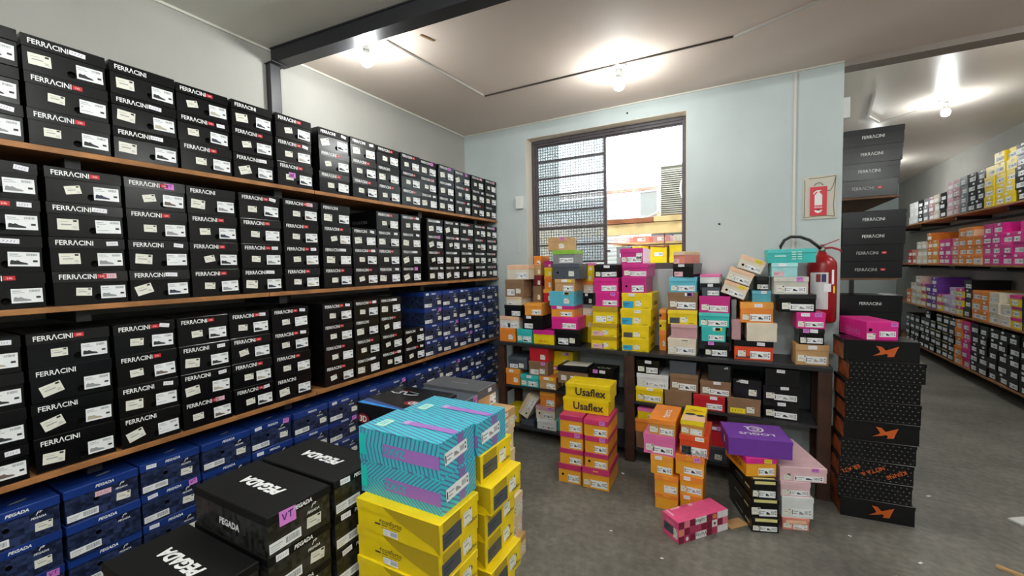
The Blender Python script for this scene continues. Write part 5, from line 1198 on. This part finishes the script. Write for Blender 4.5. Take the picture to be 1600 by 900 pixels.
# the far end of the aisle: boxes too small to tell apart, one object
def far_boxes():
    bm = bmesh.new(); mats = []; idx = {}
    def mi(m):
        if m.name not in idx: idx[m.name] = len(mats); mats.append(m)
        return idx[m.name]
    for si, ci, ck, n in far:
        yc = 5.28 + ci * .2
        for k in range(n):
            bk, lk = {'yellowp': ('yellow', 'hotpink'), 'goldblack': ('black', 'black'), 'magenta': ('hotpink', 'hotpink')}.get(ck, (ck, ck))
            if ck == 'yellow' and si: bk, lk = 'amber2', 'amber'
            x0 = 2.3 + rr.uniform(-.004, .012); z = RS[si] + k * RH + .0005; y0, y1 = yc - .097, yc + .097
            bm_box(bm, x0 + .002, x0 + .318, y0 + .002, y1 - .002, z, z + RH * .72, mi(card(bk)))
            bm_box(bm, x0, x0 + .32, y0, y1, z + RH * .7, z + RH - .0005, mi(card(lk)))
            def q(y_, z_, w_, h_, m, o=.0008):
                vs = [bm.verts.new((x0 - o + (.002 if z_ < RH * .6 else 0), yc + a, z + z_ + b)) for a, b in ((w_ / 2, -h_ / 2), (-w_ / 2, -h_ / 2), (-w_ / 2, h_ / 2), (w_ / 2, h_ / 2))]
                bm.faces.new(vs).material_index = mi(m)
            q(0, .038, .13, .044, M_WHITE)
            if rr.random() < .5: q(0, RH * .86, .05, .02, M_TAG)
            if ck == 'goldblack': q(0, RH * .86, .16, .014, mat('pale_gold_print', srgb('#d9d08a')))
    o = obj('shoe_boxes', bm_mesh('shoe_boxes', bm, mats)); o['kind'] = 'stuff'
    tag(o, 'many small stacked shoe boxes at the far end of the right wall shelves', 'boxes')
far_boxes()
# boxes lying lengthwise on top of rows
def longbox(label, y0, y1, z, h, bk, lk, grp):
    d = .2
    bx = Box(label, y1 - y0, d, h, bk, lk, (2.3 + d / 2 + .03, (y0 + y1) / 2, z), -PI / 2, grp, lf=.3); return bx
longbox('magenta shoe box lying sideways on the magenta row, second right-wall shelf', 5.6, 5.93, RS[1] + 3 * RH + .001, .1, 'hotpink', 'hotpink', None)
longbox('orange shoe box lying sideways on the cream row, third right-wall shelf', 6.13, 6.42, RS[2] + 3 * RH + .001, .09, 'amber', 'orange', None) if False else None

# ------------------------------------------------------------------ on the window wall
t = thing('extinguisher_sign', 'red and white extinguisher sign on a taped beige board', 'sign', (0, WB - .001, 0))
boxobj('backing_board', .34, .518, -.006, 0, 1.715, 1.992, mat('board_beige', srgb('#c6c3b6'), .7, .3, .1, 30), t)
boxobj('sign_panel', .378, .468, -.009, -.0062, 1.737, 1.922, mat('sign_red', srgb('#c9182c'), .45), t)
SW = mat('sign_white', (.78, .79, .77), .5)
P = [(rect(-.02, -.035, .02, .03), 0, 0), ([(-.02, .03), (.02, .03), (.008, .045), (-.008, .045)], 0, 0), (rect(-.006, .045, .006, .055), 0, 0), ([(-.028, .038), (-.026, .05), (-.008, .062), (.012, .062), (.016, .057), (-.004, .056), (-.018, .048), (-.023, .037)], 0, 0),
     (rect(-.006, -.068, .006, -.06), 0, 0), ([(-.022, -.066), (-.012, -.066), (-.006, -.074), (-.006, -.06), (.006, -.06), (.006, -.074), (.012, -.066), (.022, -.066), (.015, -.079), (0, -.086), (-.015, -.079)], 0, 0)]
FM = lambda x, z, off: Matrix(((1, 0, 0, x), (0, 0, -1, -off), (0, 1, 0, z), (0, 0, 0, 1)))
obj('pictogram', polys_mesh('pictogram', P, [SW]), t, FM(.423, 1.838, .0096))
obj('lettering', text_mesh('\u00c1GUA', .011, SW, bold=.02), t, FM(.423, 1.791, .0096))
TAPE = mat('brown_tape', srgb('#7a6238'), .6)
for pts in ([(.348, 1.97), (.35, 1.93), (.349, 1.76), (.347, 1.728)], [(.512, 1.985), (.511, 1.95), (.503, 1.8), (.508, 1.728)], [(.345, 1.727), (.39, 1.732), (.47, 1.735), (.508, 1.728)], [(.37, 1.978), (.43, 1.978), (.512, 1.984)]):
    obj('tape_edge', polys_mesh('tape', stroke([(a, b) for a, b in pts], .0022), [TAPE]), t, Matrix(((1, 0, 0, 0), (0, 0, -1, -.0064), (0, 1, 0, 0), (0, 0, 0, 1))))
tube('hang_wire', [(.40, -.008, 1.93), (.41, -.008, 1.944), (.424, -.008, 1.948), (.438, -.008, 1.944), (.447, -.008, 1.93)], .0016, M_DARKCABLE, t, 6)
tube('hang_wire', [(.468, -.008, 1.895), (.485, -.008, 1.893), (.5, -.008, 1.925), (.51, -.008, 1.97)], .0016, M_DARKCABLE, t, 6)

EX, EY, EZ = .437, 3.312, 1.05
M_EXRED = mat('extinguisher_red', srgb('#981018'), .3, .5)
t = thing('fire_extinguisher', 'red fire extinguisher with black hose at the right end of the table', 'extinguisher', (EX, EY, EZ))
lathe('cylinder', [(0, 0), (.06, 0), (.074, .008), (.079, .02), (.079, .356), (.074, .386), (.058, .411), (.036, .428), (.024, .434), (.024, .446), (0, .446)], M_EXRED, t, 32)
lathe('valve', [(0, .446), (.018, .446), (.018, .471), (.012, .476), (.012, .496), (0, .496)], mat('valve_metal', (.35, .33, .3), .35, metal=.9), t, 12)
def bar(name, a, b, th, wd, m, parent):
    a, b = Vector(a), Vector(b); L = (b - a).length; q = (b - a).to_track_quat('X', 'Z').to_matrix().to_4x4()
    return boxobj(name, 0, L, -wd / 2, wd / 2, -th / 2, th / 2, m, parent, .001, Matrix.Translation(a) @ q)
bar('lever', (-.015, 0, .481), (.085, -.01, .524), .006, .022, M_EXRED, t)
tube('carry_handle', [(0, 0, .471), (.05, -.006, .474), (.09, -.01, .458), (.098, -.012, .446)], .006, M_EXRED, t, 8)
tube('hose', [(-0.01, -0.01, 0.471), (-0.03, -0.02, 0.491), (-0.07, -0.03, 0.526), (-0.12, -0.032, 0.548), (-0.17, -0.03, 0.551), (-0.205, -0.03, 0.531), (-0.225, -0.03, 0.491), (-0.222, -0.03, 0.446), (-0.2, -0.03, 0.396), (-0.17, -0.03, 0.356)], .0095, mat('black_rubber', (.015, .015, .016), .55), t, 10)
def curved_label(name, a0, a1, z0, z1, m, r=.0798, n=8):
    V = []; Fc = []
    for i in range(n + 1):
        a = a0 + (a1 - a0) * i / n; V += [(r * math.cos(a), r * math.sin(a), z0), (r * math.cos(a), r * math.sin(a), z1)]
    for i in range(n): Fc.append([2 * i, 2 * i + 2, 2 * i + 3, 2 * i + 1])
    return obj(name, mesh_from(name, V, Fc, [m]), t)
LBL = mat('extinguisher_label', (.68, .69, .7), .5); LB2 = mat('extinguisher_label_navy', srgb('#2b3464'), .5); LB3 = mat('extinguisher_label_wine', srgb('#8a2a34'), .5)
curved_label('instruction_label', -2.5, -1.25, .09, .32, LBL)
curved_label('label_picture', -2.05, -1.75, .26, .31, LB3, .0802); curved_label('label_picture', -1.7, -1.4, .26, .31, LB2, .0802)
curved_label('paper_tag', -1.55, -1.05, .2, .25, M_WHITE, .0808)
curved_label('yellow_label', -.85, -.65, .19, .235, M_YTAG)
curved_label('white_strip', -1.0, -.8, .246, .336, M_WHITE)
boxobj('wall_bracket', -.012, .012, .0795, .0875, .3, .42, M_BLACKSTEEL, t)

tag(boxobj('wall_sensor', -1.79, -1.725, WB - .035, WB - .0005, 1.956, 2.066, M_PLASTIC, None, .006), 'small white plastic box on the wall left of the window', 'sensor')
tag(boxobj('cover_plate', -1.80, -1.745, WB - .006, WB - .0005, 1.56, 1.76, M_WALL, None, .002), 'painted over cover plate low on the wall left of the window', 'cover plate')
tag(tube('loose_wire', [(-2.02, 3.37, 1.46), (-1.97, 3.365, 1.455), (-1.94, 3.365, 1.42), (-1.935, 3.37, 1.40)], .003, M_DARKCABLE), 'loose dark wire sticking out beside the left shelf end', 'wire') if False else None

for x_, z_, nm in ((-.155, 1.72, 'low'), (-.805, 2.62, 'high')):
    tag(lathe('wall_nail', [(.007, 0), (.007, .006), (0, .008)], M_BLACKSTEEL, None, 8, Matrix.Translation((x_, WB - .0005, z_)) @ Matrix.Rotation(PI / 2, 4, 'X')), 'small dark nail %s on the wall %s' % (nm, 'right of the window' if nm == 'low' else 'above the window'), 'nail')
# ------------------------------------------------------------------ outside the window
M_SHUT = mat('white_shutter_metal', srgb('#cfd4d7'), .5)
t = thing('shutter_wall', 'white louvred shutter wall outside the window', 'shutter', (0, 5.3, 0))
boxobj('shutter_frame', -1.365, -1.335, 0, .05, .6, 2.3, M_SHUT, t)
boxobj('slat_gap_shade', -2.3, -1.365, .04, .05, .6, 2.3, mat('slat_shade_and_joint', srgb('#4a5057'), .6), t)  # dark sheet stands in for the shade between the slats
sl = None
for k in range(34):
    m_ = Matrix.Translation((-1.83, .02, .62 + k * .05)) @ Matrix.Rotation(.5, 4, 'X')
    if sl is None:
        o = boxobj('slat', -.465, .465, -.004, .004, -.024, .024, M_SHUT, t, 0, m_); sl = o.data
    else: obj('slat', sl, t, m_)
boxobj('side_panel', -1.31, -1.13, 0, .05, .6, 2.3, M_SHUT, t)
for z in (1.1, 1.5, 1.9): boxobj('panel_joint', -1.31, -1.13, -.004, 0, z, z + .012, mat('slat_shade_and_joint', (0, 0, 0)), t)
t = thing('shed_roof', 'grey lean-to roof with tiled edge outside the window', 'roof', (0, 5.25, 0))
boxobj('roof_edge', -2.4, -.2, -.06, .0, 2.31, 2.345, mat('roof_tile', srgb('#c09080'), .8, .3, .3, 40, .3, 14), t)
boxobj('roof_sheet', -1.1, -.2, .0, 1.2, 2.02, 2.3, mat('roof_sheet_grey', srgb('#8d9494'), .6), t)
boxobj('shed_back', -1.1, -.2, .7, .75, .6, 2.02, mat('shed_dark', srgb('#5a5f60'), .7), t)
M_TIMB = mat('pale_timber', srgb('#d8b984'), .65, .3, .15, 25, .2, 6)
t = thing('timber_frame', 'wooden beams on posts outside the window', 'beam', (0, 4.2, 0))
boxobj('timber_beam', -1.95, -.1, 0, .07, 1.73, 1.835, M_TIMB, t, .004)
boxobj('timber_batten', -1.95, -.75, -.02, .07, 1.84, 1.885, mat('brown_timber', srgb('#9a5f3e'), .65, .3, .15, 25, .2, 6), t, .004)
boxobj('timber_batten', -.748, -.1, -.02, .07, 1.84, 1.89, M_TIMB, t, .004)
boxobj('timber_post', -1.95, -1.87, .071, .15, 0, 1.9, M_TIMB, t); boxobj('timber_post', -.18, -.1, .071, .15, 0, 1.9, M_TIMB, t)
boxobj('cross_rail', -1.8695, -.1805, .30, .36, 1.83, 1.885, M_TIMB, t)
boxobj('cross_arm', -1.869, -1.82, .0705, .2995, 1.84, 1.885, M_TIMB, t)
boxobj('cross_arm', -.23, -.181, .0705, .2995, 1.84, 1.885, M_TIMB, t)
tube('iron_rod', [(-1.25, .04, 1.66), (-1.0, .04, 1.635), (-.66, .04, 1.60), (-.62, .04, 1.62)], .007, mat('rusty_iron', srgb('#8a4a30'), .7), t, 6)
tube('hanger', [(-.66, .04, 1.60), (-.66, .04, 1.732)], .006, mat('rusty_iron', (0, 0, 0)), t, 6)
M_AC = mat('condenser_casing', srgb('#d6d2c6'), .5)
t = thing('air_conditioner', 'beige air conditioner condenser outside the window', 'air conditioner', (-.42, 4.36, 1.8905))
boxobj('casing_side', -.31, -.27, -.13, .16, .0, .46, M_AC, t, .006)
boxobj('casing', -.27, .4, -.1, .16, .0, .46, mat('condenser_dark', srgb('#a8a497'), .6), t)
boxobj('casing_lid', -.315, .41, -.135, .165, .46, .475, M_AC, t, .004)
gr = bpy.data.meshes
sl = None
for k in range(22):
    m_ = Matrix.Translation((.05, -.118, .02 + k * .0195))
    if sl is None: o = boxobj('grille_slat', -.32, .33, -.012, .004, -.004, .004, mat('grille_metal', srgb('#b9b5a8'), .5), t, 0, m_); sl = o.data
    else: obj('grille_slat', sl, t, m_)
lathe('fan_ring', [(.17, 0), (.185, 0), (.185, .03), (.17, .03), (.17, 0)], M_AC, t, 28, Matrix.Translation((.08, -.13, .24)) @ Matrix.Rotation(PI / 2, 4, 'X') @ Matrix.Translation((0, 0, -.012)))
for k in range(4): boxobj('fan_blade', .02, .16, -.035, .035, -.003, .003, mat('fan_dark', srgb('#6a675f'), .5), t, 0, Matrix.Translation((.08, -.108, .24)) @ Matrix.Rotation(PI / 2, 4, 'X') @ Matrix.Rotation(k * PI / 2 + .4, 4, 'Z'))
tube('refrigerant_pipe', [(-.29, -.14, .05), (-.33, -.15, .02), (-.38, -.12, .009)], .008, M_AC, t, 8)
lathe('fan_cap', [(0, .03), (.05, .028), (.085, .012), (.09, 0), (0, 0)], mat('condenser_dark', (0, 0, 0)), t, 20, Matrix.Translation((-.05, .02, .476)))
# outdoor shelf with boxes under the beams
t = thing('outdoor_rack', 'wooden rack of stored boxes under the beams outside', 'shelf', (0, 4.42, 0))
for z in (1.27, 1.66): boxobj('rack_board', -1.2, -.3, 0, .36, z - .02, z, M_TIMB, t)
for x in (-1.2, -.34): boxobj('rack_post', x, x + .04, .32, .36, 0, 1.639, M_TIMB, t); boxobj('rack_post', x, x + .04, 0, .04, 0, 1.249, M_TIMB, t)
ro = random.Random(2)
xs = [(-1.12, .18, 'blush', 1.66), (-.92, .18, 'salmon', 1.66), (-.72, .17, 'rose', 1.66), (-.53, .16, 'white', 1.66), (-1.1, .16, 'grey', 1.27), (-.93, .17, 'yellow', 1.27), (-.75, .17, 'yellow', 1.27), (-.57, .17, 'yellow', 1.27), (-.42, .1, 'white', 1.27)]
for i, (x, w_, ck, z) in enumerate(xs):
    for k in range(3 if z < 1.5 else 1):
        bx = Box('%s storage box on the %s board of the outdoor rack, column %s' % (NAMES[ck], 'upper' if z > 1.5 else 'lower', ORD[i % 4 if z > 1.5 else i - 4]) + (', ' + ORD[k] + ' up' if z < 1.5 else ''), w_ - .01, .28, .065 if z > 1.5 else .118, ck, ck, (x, 4.42 + .17, z + k * .118 + .0005), ro.uniform(-.02, .02), 'boxes on the outdoor rack')
        bx.put('size_label', label_mesh('bars', .08, .035, k), 'front', 0, .03)
# side building that darkens the left edge of the wired glass
o = struct('wall_courtyard', [(-2.9, -1.95, 4.6, 4.8, 0, 3.0)], mat('courtyard_wall', srgb('#8f9490'), .8))
struct('added_shade_eave', [(-4.5, .39, 3.61, 5.05, 3.2, 3.25)], mat('added_eave_sheet', srgb('#8f908c'), .7))  # unseen eave added to keep sky light off the yard
struct('ground', [(-4.5, .4, 3.6, 8.0, -.1, 0)], mat('yard_concrete', srgb('#a8a59c'), .8))

# small litter on the floor
M_SCRAP = mat('paper', (.72, .68, .58))
tag(boxobj('paper_scrap', -.05, .05, -.03, .03, 0, .012, mat('white_paper', (.75, .75, .73), .7), None, .003, Matrix.Translation((1.345, 3.28, .0005)) @ Matrix.Rotation(.6, 4, 'Z')), 'white folded paper on the aisle floor at right', 'paper')
tag(boxobj('cardboard_scrap', -.05, .05, -.008, .008, 0, .012, card('tan'), None, .002, Matrix.Translation((1.09, 2.72, .0005)) @ Matrix.Rotation(-.5, 4, 'Z')), 'tan cardboard strip on the floor at lower right', 'cardboard')
rl = random.Random(4)
k = 0
LIT = ['left of the pink checked box', 'just in front of the pink checked box', 'in front of the pale pink pile', 'right of the pale pink pile', 'in front of the right floor stack', 'before the right floor stack corner', 'far left of the pink checked box', 'between pink pile and right floor stack', 'beside the middle table post', 'out in the aisle']
for x, y in ((-.34, 2.1), (-.1, 2.05), (.2, 2.15), (.45, 2.2), (.62, 2.45), (.75, 2.62), (-.62, 2.2), (.5, 2.72), (-.72, 2.86), (1.0, 3.4)):
    s = rl.uniform(.006, .012)
    tag(boxobj('paper_bit', -s, s, -s * .5, s * .5, 0, .002, M_WHITE, None, 0, Matrix.Translation((x, y, .0004)) @ Matrix.Rotation(rl.uniform(0, 3), 4, 'Z')), 'tiny white paper bit on the floor, ' + LIT[k], 'litter', 'paper bits scattered on the floor'); k += 1
